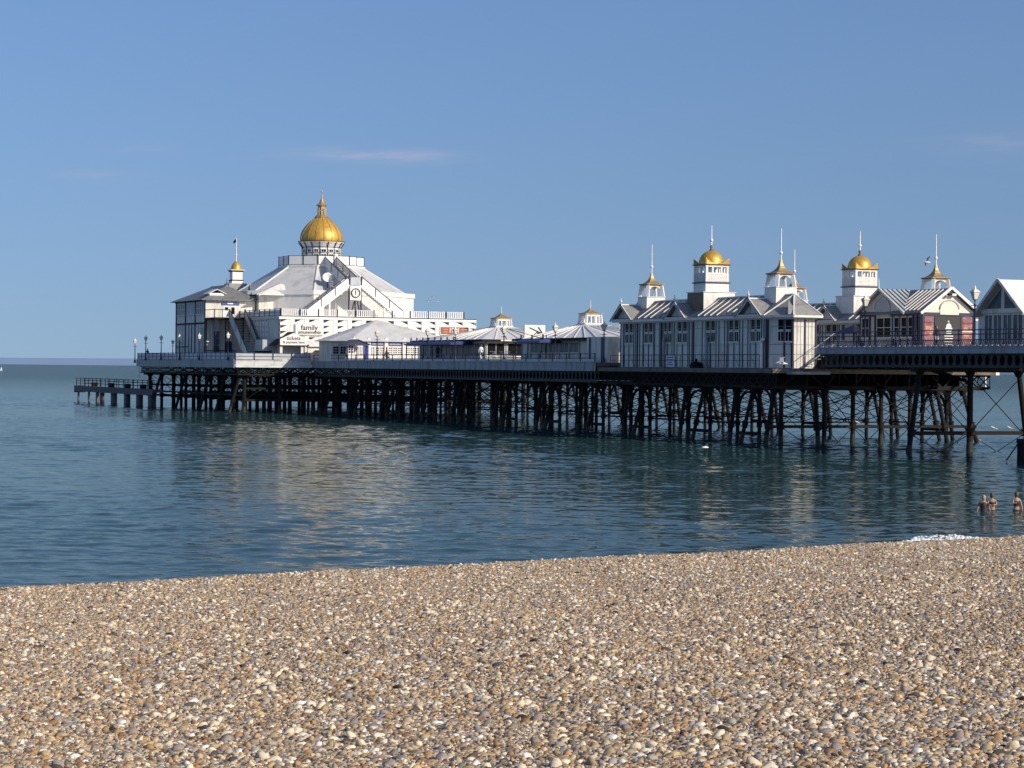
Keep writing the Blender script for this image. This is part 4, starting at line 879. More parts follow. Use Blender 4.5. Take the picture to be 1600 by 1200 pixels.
def bay_windows(par, P, u, n, L, nb_, z0, z1, gm='glass_pale', skip=(), cols=2):
    w_ = L / nb_
    for i in range(nb_):
        MB().ob(P, u, n, i * w_ - .06, i * w_ + .06, ZM, z1 + .25, 0, .08).build('post', 'grey_fascia', par)
        if i in skip: continue
        win(par, P, u, n, i * w_ + .18, (i + 1) * w_ - .18, z0, z1, cols, 1, 'wall_white', gm, .07, .06)
h1 = thing('cafe', 'white cafe hall with concave roof and lantern behind the neck railing', 'cafe', 8.6, 70.5, ZM)
concave_hall(h1, 8.6, 61.5, 79.5, 3.2, 14.0, 8.05, 9.5, 9.2, 10.34, 10.9, 11.6, 'white')
bay_windows(h1, (3.2, 79.5), (0, -1), (-1, 0), 18, 6, 6.45, 7.7, 'glass_pale'); bay_windows(h1, (3.2, 61.5), (1, 0), (0, -1), 10.8, 5, 6.5, 7.7, 'glass', (3,))
text_mesh('name_strip', 'cafe', .01, 'dark', h1, (5, 61.4, 5.9), (1, 0), (0, -1)) if False else MB().ob((4.5, 60.75), (1, 0), (0, -1), 0, 3.2, 7.92, 8.06, 0, .03).build('name_strip', 'cream', h1)
h2 = thing('long_hall', 'long white hall with pale sloping roof and lantern beside the pavilion', 'building', 8.6, 49, ZM)
concave_hall(h2, 8.6, 32.5, 52.0, 3.0, 14.2, 8.0, 9.45, 9.4, 10.42, 10.95, 11.75, 'white', cs=48.9)
bay_windows(h2, (3.0, 52), (0, -1), (-1, 0), 19.5, 9, 6.75, 7.65, 'glass_pale', (0, 6, 8))
MB().ob((3.0, 52), (0, -1), (-1, 0), 0, 19.5, 7.72, 7.8, 0, .06).build('window_band', 'navy', h2)
box('side_door', 'wall_white', h2, .6, 3.0, 28.2, 32.4, ZM, 8.0); box('door_frame', 'navy', h2, .5, .6, 29.2, 29.35, ZM, 8.0); box('door_frame', 'navy', h2, .5, .6, 31.6, 31.75, ZM, 8.0)
wb = thing('roof_signboard', 'square white board with black lines on the low hall roof', 'sign', 4.2, 51.5, 8.4)
box('board', 'white', wb, 2.9, 5.0, 51.2, 51.4, 7.9, 9.35)
b = MB()
for (x0, z0, x1, z1) in ((3.6, 8.2, 4.1, 8.65), (4.1, 8.65, 4.9, 8.4), (3.4, 9.1, 4.9, 8.45), (4.3, 9.15, 4.7, 8.6)): b.beam((x0, 51.15, z0), (x1, 51.15, z1), .05, .06)
b.build('stroke', 'iron', wb)
gl = thing('roof_spikes', 'row of thin white spikes on the ridge left of the pavilion', 'spikes', 8.6, 36, 9.1)
for i in range(7): MB().rod((8.0, 33.5 + i * 1.3, 8.9), (8.0, 33.5 + i * 1.3, 9.75 - .25 * (i % 2)), .03, .02, 5).build('spike', 'white', gl)

# blue canopies
def canopy(label, t0, t1, s0, s1, ze, cat='shelter', fin=7):
    c = thing('blue_canopy', label, cat, t0, s0, ZM)
    tm, sm = (t0 + t1) / 2, (s0 + s1) / 2
    b = MB(); A = [(t0, s0, ze), (t1, s0, ze), (t1, s1, ze), (t0, s1, ze)]; k = .6
    B_ = [(t0 + k, s0 + k, ze + .28), (t1 - k, s0 + k, ze + .28), (t1 - k, s1 - k, ze + .28), (t0 + k, s1 - k, ze + .28)]
    b.add(A + B_, [(i, (i + 1) % 4, 4 + (i + 1) % 4, 4 + i) for i in range(4)] + [(4, 5, 6, 7), (3, 2, 1, 0)]); b.build('roof', 'canopy_blue', c)
    b = MB()
    for i in range(4): b.beam(A[i], A[(i + 1) % 4], .08, .16)
    b.build('valance', 'navy', c)
    n_ = max(2, int((s1 - s0) / 2.4))
    for i in range(n_ + 1):
        ss = s0 + .2 + (s1 - s0 - .4) * i / n_
        MB().rod((t0 + .2, ss, ZM), (t0 + .2, ss, ze), .06, .06, 8).build('post', 'navy', c); MB().rod((t1 - .2, ss, ZM), (t1 - .2, ss, ze), .06, .06, 8).build('post', 'white', c)
    for i in range(fin):
        ss = s0 + .5 + (s1 - s0 - 1) * i / max(1, fin - 1); MB().lathe((t0 + .6, ss, ze + .24), [(.10, 0), (.14, .12), (.05, .24), (.11, .34), (.02, .5)], 7).build('finial', 'navy', c)
    return c
canopy('long blue canopy shelter with dark finials beside the tent roofed kiosk', .6, 4.0, 64.5, 77.5, 7.62, fin=8)
canopy('small blue canopy between the cafe and the long hall', .8, 4.6, 43.0, 49.0, 7.66, fin=3)
for i, ss in enumerate((52.5, 54.5, 56.5)):
    bt = thing('stacked_furniture', ('white folded parasol tables heaped at the left of the small canopy', 'white chairs stacked in front of the cafe', 'white tables stacked before the cafe windows')[i], 'furniture', 2.0, ss, ZM)
    b = MB()
    for k in range(6): b.beam((1.6 + rng.uniform(0, .6), ss - .8 + rng.uniform(0, .3), ZM + .3 + k * .14), (1.7 + rng.uniform(0, .5), ss + .8, ZM + .25 + k * .16), .06, .05)
    b.build('frame', 'white', bt); MB().box(1.6, 2.3, ss - .7, ss + .7, ZM + .68, ZM + .73).build('top', 'white', bt)

# tent roofed kiosk
tk = thing('tea_kiosk', 'kiosk with pale pyramid roof, blue sign panels and white lattice windows', 'kiosk', 5, 95, ZM)
K0, K1, KS = .55, 13.5, 95.0
MB().prism([(K0, KS), (K1, KS), (K1, 102.6), (K0, 102.6), (-1.0, 100.8), (-1.0, 96.6)], ZM, 8.15).build('wall', 'wall_white', tk)
ap = Vector((5.1, 98.6, 10.62)); E = [(-1.5, 96.3, 8.15), (.3, 94.5, 8.15), (14.0, 94.5, 8.15), (14.0, 103.0, 8.15), (.3, 103.0, 8.15), (-1.5, 101.0, 8.15)]
b = MB()
for i in range(6): b.roofpoly([E[i], E[(i + 1) % 6], tuple(ap)], .05)
b.build('roof', 'pale_roof', tk)
P, u, n = (K0, KS), (1, 0), (0, -1)
cols_ = [0.35, 2.1, 4.15, 6.3, 8.3, 10.4]
for i, c in enumerate(cols_):
    b = MB().ob(P, u, n, c, c + .42, ZM, 8.35, 0, .22).slab([(P[0] + c, KS - .22, 8.35), (P[0] + c + .42, KS - .22, 8.35), (P[0] + c + .21, KS - .22, 8.6)], (0, 1, 0), .22); b.build('pilaster', 'white', tk)
    if i < 5:
        a0, a1 = c + .42, cols_[i + 1]
        MB().ob(P, u, n, a0, a1, 7.64, 8.12, 0, .1).build('sign_panel', 'blue', tk)
        x = a0 + .2
        while x < a1 - .25:
            w_ = rng.uniform(.08, .16); MB().ob(P, u, n, x, x + w_, 7.8, 7.96, .1, .11).build('sign_mark', 'sign_white' if i else 'zinc_roof', tk); x += w_ + .05
        MB().ob(P, u, n, a0, a1, 7.5, 7.64, 0, .06).build('rail', 'white', tk)
        wdt = (a1 - a0) / 3
        for k in range(3): win(tk, P, u, n, a0 + k * wdt + .1, a0 + (k + 1) * wdt - .08, 6.62, 7.45, 2, 4, 'white_clean', 'glass', .07, .05, False, .08)
        MB().ob(P, u, n, a0, a1, ZM, 6.5, 0, .05).build('dado', 'white', tk)
L = math.hypot(K0 + 1, KS - 96.6); u2 = ((K0 + 1) / L, (KS - 96.6) / L); n2 = (u2[1], -u2[0])
for a in (.3, 1.2): win(tk, (-1.0, 96.6), u2, n2, a, a + .7, 6.7, 7.5, 2, 3, 'wall_white', 'glass', .06, .05)
# blue porch in front of it
bp_ = thing('blue_porch', 'dark blue gabled porch with white lattice door by the tea kiosk', 'porch', .8, 92.6, ZM)
b = MB(); b.roofpoly([(-.9, 91.8, 7.75), (.55, 91.8, 8.3), (.55, 94.4, 8.3), (-.9, 94.4, 7.75)]); b.roofpoly([(2.0, 91.8, 7.75), (2.0, 94.4, 7.75), (.55, 94.4, 8.3), (.55, 91.8, 8.3)]); gable_slab(b, 91.9, 's', -.8, 1.9, .55, 7.7, 8.25, .05); b.build('roof', 'navy', bp_)
for x in (-.6, .45, 1.75): MB().rod((x, 91.95, ZM), (x, 91.95, 7.75), .06, .06, 8).build('post', 'blue', bp_)
box('side_panel', 'blue', bp_, 1.3, 1.85, 92.2, 92.3, ZM, 7.6)
d = MB().box(-.35, .3, 92.6, 92.68, ZM + .1, 7.7).build('door', 'white_clean', bp_)
for i in range(2):
    for j in range(3): MB().box(-.27 + i * .28, -.07 + i * .28, 92.57, 92.6, 6.8 + j * .28, 7.0 + j * .28).build('pane', 'glass', d)
# ticket kiosk with gabled sign
tkt = thing('ticket_booth', 'open ticket booth under a white gabled sign', 'booth', -3.5, 102, ZM)
box('back_wall', 'stone_grey', tkt, -5.3, -2.3, 104.6, 104.8, ZM, 7.7)
for x in (-5.25, -2.75, -2.3): MB().box(x, x + .3, 102.0 if x > -5 else 102.0, 102.3, ZM, 7.62).build('post', 'white', tkt)
b = MB(); b.roofpoly([(-5.75, 101.7, 7.65), (-3.8, 101.7, 9.2), (-3.8, 104.9, 9.2), (-5.75, 104.9, 7.65)]); b.roofpoly([(-1.85, 101.7, 7.65), (-1.85, 104.9, 7.65), (-3.8, 104.9, 9.2), (-3.8, 101.7, 9.2)]); b.build('roof', 'iron', tkt)
sg = MB().slab([(-5.35, 101.75, 7.66), (-2.1, 101.75, 7.66), (-2.1, 101.75, 8.35), (-3.75, 101.75, 9.06), (-5.35, 101.75, 8.35)], (0, -1, 0), .1).build('gable_sign', 'sign_white', tkt)
text_mesh('lettering', 'tickets', .62, 'letter', sg, (-3.75, 101.64, 8.45), (1, 0), (0, -1)); text_mesh('lettering', '& payment here', .40, 'letter', sg, (-3.72, 101.64, 8.0), (1, 0), (0, -1))
for x in (-4.6, -3.7):
    MB().lathe((x, 104.5, ZM), [(.38, 0), (.38, .5), (.27, .75), (.05, .86)], 12).build('arched_screen', 'brown_wood' if False else 'concrete', tkt)
tkt.location = W3(-3.5 + .88, 102 + 2.75, ZM)
# notice easel and bins by the corner
an = thing('side_canopy', 'small white lean-to with dark flap right of the ticket booth', 'lean-to', -1.2, 104, ZM)
box('body', 'white', an, -.9, .9, 105.2, 106.4, ZM, 7.6); b = MB().roofpoly([(-1.0, 104.9, 7.6), (1.1, 104.9, 7.6), (1.1, 106.4, 8.4), (-1.0, 106.4, 8.4)]); b.build('roof', 'white', an); box('flap', 'dark', an, -.1, .95, 104.75, 105.1, 7.02, 7.12)

# ------------------------------------------------------------ amusement hall with relief facade and roof terrace
hall = thing('amusement_hall', 'white flat roofed hall with triangular relief blocks below the dome', 'hall', 8.2, 106.5, ZM)
H0, H1, HS_ = -3.9, 20.34, 106.5
MB().prism([(H0 + .36, HS_ + .42), (H1 - .1, HS_ + .42), (H1 - .1, 140), (H0 + .36, 140)], ZM, 11.0).build('wall', 'white', hall)
box('cornice', 'white_clean', hall, H0 - .08, H1 + .08, HS_ - .08, HS_ + .42, 10.68, 11.05)
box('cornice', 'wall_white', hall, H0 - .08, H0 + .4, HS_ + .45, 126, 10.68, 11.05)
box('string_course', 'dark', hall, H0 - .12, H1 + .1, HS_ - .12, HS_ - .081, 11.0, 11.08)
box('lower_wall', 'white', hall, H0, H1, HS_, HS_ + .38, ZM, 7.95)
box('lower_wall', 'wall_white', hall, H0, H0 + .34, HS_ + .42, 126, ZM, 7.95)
box('recess_shade_back', 'recess_shade', hall, H0 + .05, H1 - .05, HS_ + .36, HS_ + .39, 7.97, 10.66); box('recess_shade_back', 'recess_shade', hall, H0 + .31, H0 + .34, HS_ + 4.4, HS_ + 12.4, 7.97, 10.66)  # dark sheets painted as shade behind the sunk triangles
# one relief block: solid with a sunk triangle at the top
def relief_mesh(wd, ht, dp, left, name):
    tw_, th_ = wd * .66, ht * .56; e = .02
    fr = [(0, 0), (wd, 0), (wd, ht), (0, ht), (e, ht - e), (e + tw_, ht - e), (e, ht - e - th_)]
    v = [(x, 0, z) for x, z in fr] + [(x, dp, z) for x, z in fr[4:]]
    fs = [(3, 4, 5, 2), (2, 5, 1), (5, 6, 1), (6, 0, 1), (3, 0, 6, 4), (4, 7, 8, 5), (5, 8, 9, 6), (6, 9, 7, 4)]
    if not left: v = [(wd - x, y, z) for x, y, z in v]; fs = [f[::-1] for f in fs]
    me = bpy.data.meshes.new(name); me.from_pydata(v, [], fs); me.update(); me.materials.append(MATS['white_clean']); return me
def place_block(me, t, s, z, par, rot=0):
    o = bpy.data.objects.new('relief_block', me); col.objects.link(o); o.parent = par; bs_ = BASE[par]
    o.location = (t - bs_[0], s - bs_[1], z - bs_[2]); o.rotation_euler = (0, 0, rot); return o
PIT = 1.735; ml = relief_mesh(1.2, .655, .36, True, 'relief_block'); mr_ = relief_mesh(1.2, .655, .36, False, 'relief_block')
for c in range(14):
    t0 = H0 + .05 + c * PIT; left = c < 7
    if left:
        MB().box(t0 + 1.2, t0 + PIT, HS_ - .05, HS_ + .38, 7.96, 10.67).build('pier_strip', 'white_clean', hall); bx0 = t0
    else:
        MB().box(t0, t0 + PIT - 1.2, HS_ - .05, HS_ + .38, 7.96, 10.67).build('pier_strip', 'white_clean', hall); bx0 = t0 + PIT - 1.2
    for r_ in range(4): place_block(ml if left else mr_, bx0, HS_, 7.99 + r_ * .67, hall)
mw_ = relief_mesh(.62, .655, .3, False, 'relief_block')
for c in range(6):
    for r_ in range(4): place_block(mw_, H0 - .002, HS_ + 5.6 + c * 1.15 * 1.0, 7.99 + r_ * .67, hall, -math.pi / 2)
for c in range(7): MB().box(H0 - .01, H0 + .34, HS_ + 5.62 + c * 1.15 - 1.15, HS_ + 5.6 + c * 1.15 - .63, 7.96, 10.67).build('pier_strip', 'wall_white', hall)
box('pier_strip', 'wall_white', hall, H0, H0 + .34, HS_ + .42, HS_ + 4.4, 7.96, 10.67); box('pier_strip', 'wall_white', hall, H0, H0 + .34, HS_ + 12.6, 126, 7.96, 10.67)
for a in (.6, 3.3): win(hall, (H0, HS_ + 9), (0, -1), (-1, 0), a, a + 2.4, 6.2, 7.5, 3, 1, 'zinc_roof', 'glass', .06, .05)
sb = thing('amusements_sign', 'white sign board reading family amusements on the relief facade', 'sign', -.4, 106.2, 8.9)
MB().ob((-2.05, 106.38), (1, 0), (0, -1), 0, 3.28, 8.92, 10.1, .02, .16).build('board', 'sign_white', sb); MB().ob((-2.15, 106.38), (1, 0), (0, -1), 0, 3.48, 8.84, 10.18, -.02, .1).build('frame', 'cream', sb)
text_mesh('lettering', 'family', .88, 'letter', sb, (-.42, 106.2, 9.72), (1, 0), (0, -1)); text_mesh('lettering', 'amusements', .55, 'letter', sb, (-.4, 106.2, 9.2), (1, 0), (0, -1))
bn = thing('banner', 'red and black banner with large pale numerals on the facade right end', 'banner', 17.6, 106.2, 9.3)
MB().ob((15.9, 106.4), (1, 0), (0, -1), 0, 3.5, 9.26, 10.08, .02, .12).build('panel', 'red_sign', bn); MB().ob((15.8, 106.4), (1, 0), (0, -1), 0, 3.7, 9.14, 10.2, -.02, .06).build('frame', 'sign_white', bn)
MB().ob((18.85, 106.4), (1, 0), (0, -1), 0, .52, 9.3, 10.04, .12, .125).build('dark_end', 'black_sign', bn); text_mesh('lettering', '1901', .78, 'sign_white', bn, (17.55, 106.26, 9.68), (1, 0), (0, -1), spacing=.9)
for x0, x1 in ((16.1, 16.7), (18.4, 19.2)):
    for zz in (9.42, 9.72): MB().ob((0, 106.4), (1, 0), (0, -1), x0, x1, zz, zz + .14, .13, .135).build('text_line', 'orange', bn)
# terrace railing: navy posts, white balusters
def railing(label, pts, z, h, pitch, post_m, rail_m, bal=None, bal_m='white', rails=(1.0, .1), post=.07, name='railing', panel=None, group=None, ph=.06, rr=.035):
    r_ = thing(name, label, 'railing', pts[0][0], pts[0][1], z, group)
    for (a, c) in zip(pts[:-1], pts[1:]):
        A = Vector((a[0], a[1], z)); C = Vector((c[0], c[1], z)); L = (C - A).length; k = max(1, int(round(L / pitch))); u = (C - A) / L
        for i in range(k + 1):
            p = A + u * (L * i / k); MB().rod(p, p + Vector((0, 0, h + ph)), post, post, 6).build('post', post_m, r_)
        for f in rails: MB().rod(A + Vector((0, 0, h * f)), C + Vector((0, 0, h * f)), rr, rr, 5).build('rail', rail_m, r_)
        if bal:
            nb = int(L / bal)
            for i in range(nb):
                p = A + u * (bal * (i + .5)); q_ = p + Vector((0, 0, .08)); MB().beam(q_, p + Vector((0, 0, h * .96)), .10, .05, (u[1], -u[0], 0)).build('baluster', bal_m, r_)
        if panel:
            for i in range(k):
                p = A + u * (L * i / k + .08); q_ = A + u * (L * (i + 1) / k - .08)
                MB().beam(p + Vector((0, 0, h * (panel[1] + panel[2]) / 2)), q_ + Vector((0, 0, h * (panel[1] + panel[2]) / 2)), .02, h * (panel[2] - panel[1])).build('panel', panel[0], r_)
    return r_
railing('white baluster railing with navy posts along the front of the hall roof', [(H0 + .2, HS_ + .15), (18.9, HS_ + .15)], 11.06, .78, 2.22, 'navy', 'white_clean', .235, 'white_clean', (1.0, .08), .09)
railing('white panel railing with dark posts along the shaded side of the hall roof', [(H0 + .2, HS_ + .45), (H0 + .2, 125.5)], 11.06, .82, 2.1, 'navy', 'navy', None, 'white', (1.0, .5, .06), .07, panel=('white', .1, .85))

# ------------------------------------------------------------ octagonal domed building
dome = thing('domed_building', 'octagonal white building crowned by a large ribbed gold dome', 'building', 8.6, 129.5, 11.0)
C0 = (8.6, 129.5)
def octo(rin, z, ph=0): return [(C0[0] + rin / math.cos(math.pi / 8) * math.cos(math.pi / 8 + math.pi / 4 * i), C0[1] + rin / math.cos(math.pi / 8) * math.sin(math.pi / 8 + math.pi / 4 * i), z) for i in range(8)]
def octring(b, r0, z0, r1, z1):
    A, B_ = octo(r0, z0), octo(r1, z1); return b.add(A + B_, [(i, (i + 1) % 8, 8 + (i + 1) % 8, 8 + i) for i in range(8)])
MB().prism([(p[0], p[1]) for p in octo(10.8, 0)], 11.0, 14.3).build('wall', 'white', dome)
b = MB(); octring(b, 10.95, 13.98, 10.95, 14.5); octring(b, 10.95, 14.5, 10.5, 14.5); octring(b, 10.8, 13.97, 10.95, 13.98); octring(b, 10.5, 14.5, 10.5, 14.25); b.build('parapet', 'white_clean', dome)
b = MB(); octring(b, 10.0, 14.38, 5.0, 17.62); A = octo(10.55, 14.3); b.add(A, [tuple(range(8))]); b.build('roof', 'pale_roof', dome)
A, B_ = octo(10.0, 14.42), octo(5.0, 17.66)
for i in range(8): MB().beam(A[i], B_[i], .22, .1).build('hip_roll', 'white_clean', dome)
b = MB(); octring(b, 4.9, 17.5, 5.1, 17.62); octring(b, 5.1, 17.62, 5.1, 17.86); A = octo(5.1, 17.86); b.add(A, [tuple(range(8))]); b.build('gallery_deck', 'white', dome)
MB().lathe((*C0, 17.86), [(2.42, 0), (2.42, 2.45)], 32).build('drum', 'white_clean', dome)
b = MB(); b.lathe((*C0, 20.25), [(2.42, 0), (2.72, .5), (2.95, .66), (2.95, .72)], 32); b.build('cove', 'white_clean', dome)
for i in range(16):
    a = 2 * math.pi * i / 16; ca, sa = math.cos(a), math.sin(a)
    b = MB().beam((C0[0] + 2.45 * ca, C0[1] + 2.45 * sa, 17.9), (C0[0] + 2.45 * ca, C0[1] + 2.45 * sa, 20.25), .1, .1); b.beam((C0[0] + 2.45 * ca, C0[1] + 2.45 * sa, 20.2), (C0[0] + 2.9 * ca, C0[1] + 2.9 * sa, 20.85), .1, .1); b.build('drum_post', 'navy', dome)
    a2 = a + math.pi / 16; ux, uy = -math.sin(a2), math.cos(a2); nx, ny = math.cos(a2), math.sin(a2); Pp = (C0[0] + 2.42 * nx, C0[1] + 2.42 * ny)
    if i % 4 != 1: win(dome, Pp, (ux, uy), (nx, ny), -.3, .3, 18.6, 19.35, 2, 2, 'white_clean', 'glass_pale' if i % 3 else 'glass', .05, .07, False)
    win(dome, Pp, (ux, uy), (nx, ny), -.26, .26, 19.6, 19.95, 2, 1, 'white_clean', 'glass', .05, .07, False)
b = MB()
for zz in (19.48, 20.2): b.lathe((*C0, zz), [(2.47, 0), (2.47, .08), (2.3, .09)], 32)
b.lathe((*C0, 20.92), [(2.9, 0), (3.0, .02), (3.0, .09), (2.6, .1)], 32); b.build('drum_band', 'navy', dome)
DP = [(2.62, 0), (2.68, .25), (2.68, .55), (2.60, .95), (2.42, 1.35), (2.15, 1.75), (1.82, 2.15), (1.5, 2.48), (1.15, 2.78), (.82, 3.02)]
gd = MB().lathe((*C0, 21.0), DP, 48).build('dome', 'gold', dome)
for i in range(16):
    a = 2 * math.pi * (i + .5) / 16; b = MB(); ca, sa = math.cos(a), math.sin(a)
    for (r0, z0), (r1, z1) in zip(DP[:-1], DP[1:]): b.beam((C0[0] + (r0 + .01) * ca, C0[1] + (r0 + .01) * sa, 21 + z0), (C0[0] + (r1 + .01) * ca, C0[1] + (r1 + .01) * sa, 21 + z1), .06, .06, (-sa, ca, 0))
    b.build('rib', 'gold_pale', gd)
b = MB().lathe((*C0, 23.95), [(.86, 0), (.95, .08), (.62, .42), (.5, .46)], 8, math.pi / 8, False)
for i in range(8):
    a = math.pi / 4 * i + math.pi / 8; b.beam((C0[0] + .46 * math.cos(a), C0[1] + .46 * math.sin(a), 24.4), (C0[0] + .46 * math.cos(a), C0[1] + .46 * math.sin(a), 25.3), .13, .13)
b.lathe((*C0, 24.4), [(.42, 0), (.42, .45)], 8, math.pi / 8, False); b.lathe((*C0, 25.05), [(.5, 0), (.5, .45), (.72, .5), (.72, .58), (.42, .75), (.26, 1.05), (.13, 1.4), (.07, 1.9)], 8, math.pi / 8, False)
b.build('lantern', 'gold_pale', dome); MB().lathe((*C0, 26.9), [(.05, 0), (.04, .35), (.1, .42), (.1, .52), (.02, .6)], 8).build('finial', 'gold', dome)
g = octo(4.95, 0); railing('white panel railing with navy posts round the gallery below the dome', [(p[0], p[1]) for p in g[3:8]] , 17.87, 1.15, 2.05, 'navy', 'navy', None, 'white', (1.0, .05), .07, panel=('white_clean', .06, .95), rr=.03)
dsh = thing('satellite_dish', 'white satellite dish on the sloping roof left of the stairs', 'dish', 6.4, 120.3, 14.9)
MB().lathe((0, 0, 0), [(.02, -.02), (.3, .05), (.52, .17), (.66, .32), (.64, .34), (.5, .2), (.25, .08)], 20).build('reflector', 'white', None)
dd_ = bpy.data.objects['reflector']; dd_.parent = dsh; dd_.location = (0, 0, 1.1); dd_.rotation_euler = (R(62), 0, R(-12)); MB().rod((6.4, 120.3, 14.5), (6.4, 120.3, 16.0), .06).build('mast', 'iron', dsh)

# ------------------------------------------------------------ stairs to the gallery with the clock
st = thing('gallery_stairs', 'white twin stairs meeting at a landing with a clock', 'stairs', 8.2, 115.5, 11.0)
def flight(p, q, wdt, along, label='flight'):
    P_, Q = Vector(p), Vector(q); L = Q - P_; nst = int(abs(L[2]) / .2); b = MB()
    for i in range(nst):
        a = P_ + L * (i / nst); c = P_ + L * ((i + 1) / nst)
        if along == 't': b.box(min(a[0], c[0]), max(a[0], c[0]), a[1], a[1] + wdt, c[2] - .06, c[2])
        else: b.box(a[0], a[0] + wdt, min(a[1], c[1]), max(a[1], c[1]), c[2] - .06, c[2])
    b.build('treads', 'stone_grey', st)
    for off in (0, wdt):
        o = Vector((0, off, 0)) if along == 't' else Vector((off, 0, 0))
        MB().beam(P_ + o + Vector((0, 0, -.1)), Q + o + Vector((0, 0, -.1)), .06, .34, (0, 0, 1)).build('stringer', 'white_clean', st)
        MB().beam(P_ + o + Vector((0, 0, .55)), Q + o + Vector((0, 0, .55)), .03, .75, (0, 0, 1)).build('side_panel', 'white_clean', st)
        MB().beam(P_ + o + Vector((0, 0, 1.02)), Q + o + Vector((0, 0, 1.02)), .08, .1).build('handrail', 'navy', st)
        for f in (0, .34, .67, 1.0):
            x = P_.lerp(Q, f) + o; MB().rod(x, x + Vector((0, 0, 1.1)), .07, .07, 6).build('post', 'navy', st)
flight((2.2, 115.4, 11.05), (7.5, 115.4, 15.1), 1.2, 't'); flight((14.5, 115.4, 11.05), (9.1, 115.4, 15.1), 1.2, 't'); flight((7.45, 116.7, 15.1), (7.45, 124.6, 17.85), 1.5, 's')
box('landing', 'white', st, 7.4, 9.15, 115.35, 116.75, 14.98, 15.12)
for x in (7.5, 9.05): MB().rod((x, 115.45, 11), (x, 115.45, 16.1), .09, .09, 8).build('post', 'navy', st)
box('clock_panel', 'white_clean', st, 7.6, 8.95, 115.2, 115.34, 13.3, 15.0)
box('name_panel', 'zinc_roof', st, 7.65, 8.9, 115.22, 115.33, 15.1, 16.05)
b = MB(); b.beam((7.7, 115.3, 11.6), (8.2, 115.3, 13.2), .1, .1).beam((8.9, 115.3, 11.6), (8.5, 115.3, 13.2), .1, .1).beam((8.25, 115.3, 11), (8.25, 115.3, 13.3), .1, .1); b.build('bracket', 'iron', st)
MB().box(5.0, 5.2, 115.5, 115.7, 11, 13).box(3.6, 3.75, 115.5, 115.7, 11, 12).box(12, 12.2, 115.5, 115.7, 11, 12.8).build('support', 'white', st)
ck = thing('clock', 'round white clock with black rim on the stair landing', 'clock', 8.27, 115.18, 14.15)
def disc(b, r0, r1, d0, d1, n=28):
    v = []; 
    for rr, dd in ((r0, d0), (r1, d0), (r1, d1), (r0, d1)):
        for i in range(n): v.append((8.27 + rr * math.cos(2 * math.pi * i / n), 115.19 - dd, 14.15 + rr * math.sin(2 * math.pi * i / n)))
    fs = [(k * n + i, k * n + (i + 1) % n, ((k + 1) % 4) * n + (i + 1) % n, ((k + 1) % 4) * n + i) for k in range(4) for i in range(n)]
    return b.add(v, fs)
disc(MB(), .48, .58, 0, .09).build('rim', 'iron', ck); disc(MB(), .001, .48, 0, .03).build('face', 'sign_white', ck)
b = MB()
for i in range(12):
    a = math.pi / 6 * i; b.beam((8.27 + .34 * math.sin(a), 115.15, 14.15 + .34 * math.cos(a)), (8.27 + .44 * math.sin(a), 115.15, 14.15 + .44 * math.cos(a)), .05, .02, (0, 1, 0))
b.build('hour_mark', 'iron', ck); MB().beam((8.27, 115.14, 13.95), (8.27, 115.14, 14.55), .07, .02, (0, 1, 0)).build('minute_hand', 'iron', ck); MB().beam((8.27, 115.13, 13.95), (8.25, 115.13, 14.4), .1, .02, (0, 1, 0)).build('hour_hand', 'iron', ck)

# ------------------------------------------------------------ west wings of the head
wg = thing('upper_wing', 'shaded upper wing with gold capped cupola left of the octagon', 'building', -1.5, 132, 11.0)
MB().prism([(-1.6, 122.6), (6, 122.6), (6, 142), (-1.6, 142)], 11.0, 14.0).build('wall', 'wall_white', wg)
b = MB(); b.roofpoly([(-2.0, 122.3, 13.95), (1.6, 124.0, 15.4), (1.6, 142.3, 15.4), (-2.0, 142.3, 13.95)]); b.roofpoly([(-2.0, 120.8, 13.95), (6, 122.3, 13.95), (1.6, 124.0, 15.4)]); b.roofpoly([(6, 122.3, 13.95), (6, 142.3, 13.95), (1.6, 142.3, 15.4), (1.6, 124.0, 15.4)]); b.build('roof', 'white', wg)
MB().box(-2.06, -1.94, 122.3, 142.3, 13.82, 13.97).build('gutter', 'iron', wg)
b = MB(); gable_slab(b, -1.9, 't', 124.3, 126.7, 125.5, 13.95, 15.3, -.08); b.build('gablet', 'lead_roof', wg)
for i, ss in enumerate((139, 136, 133.2, 130.4, 127.6)): win(wg, (-1.6, ss), (0, -1), (-1, 0), 0, .5, 12.7, 13.15, 1, 1, 'zinc_roof', 'glass', .05, .05, False)
CU = (-.2, 137.45)
MB().sq((*CU, 13.9), [(1.75, 0), (1.5, .9), (1.2, 1.85)]).build('cupola_skirt', 'slate', wg)
MB().sq((*CU, 15.75), [(.78, 0), (.72, .3), (.66, .36), (.66, 1.7)]).build('cupola_body', 'white_clean', wg)
b = MB()
for zz in (16.1, 17.25): b.sq((*CU, zz), [(.67, 0), (.78, .04), (.78, .12), (.67, .13)])
b.build('cupola_band', 'iron', wg); MB().sq((*CU, 17.38), [(.8, 0), (.9, .05), (.9, .14)]).build('cupola_cornice', 'cream', wg)
MB().lathe((*CU, 17.52), [(.68, 0), (.69, .2), (.6, .5), (.42, .78), (.24, .98), (.12, 1.1)], 20).build('cupola_dome', 'gold', wg)
mast(wg, *CU, 18.5, 21.6, .07, True)
fg = thing('flag', 'small dark flag at the top of the far left flagpole', 'flag', *CU, 20.9)
MB().slab([(CU[0] - .05, CU[1], 21.5), (CU[0] - .05, CU[1], 21.05), (CU[0] - .32, CU[1] + .15, 20.85), (CU[0] - .35, CU[1] + .2, 21.15)], (0, .03, 0), 1).build('cloth', 'iron', fg)
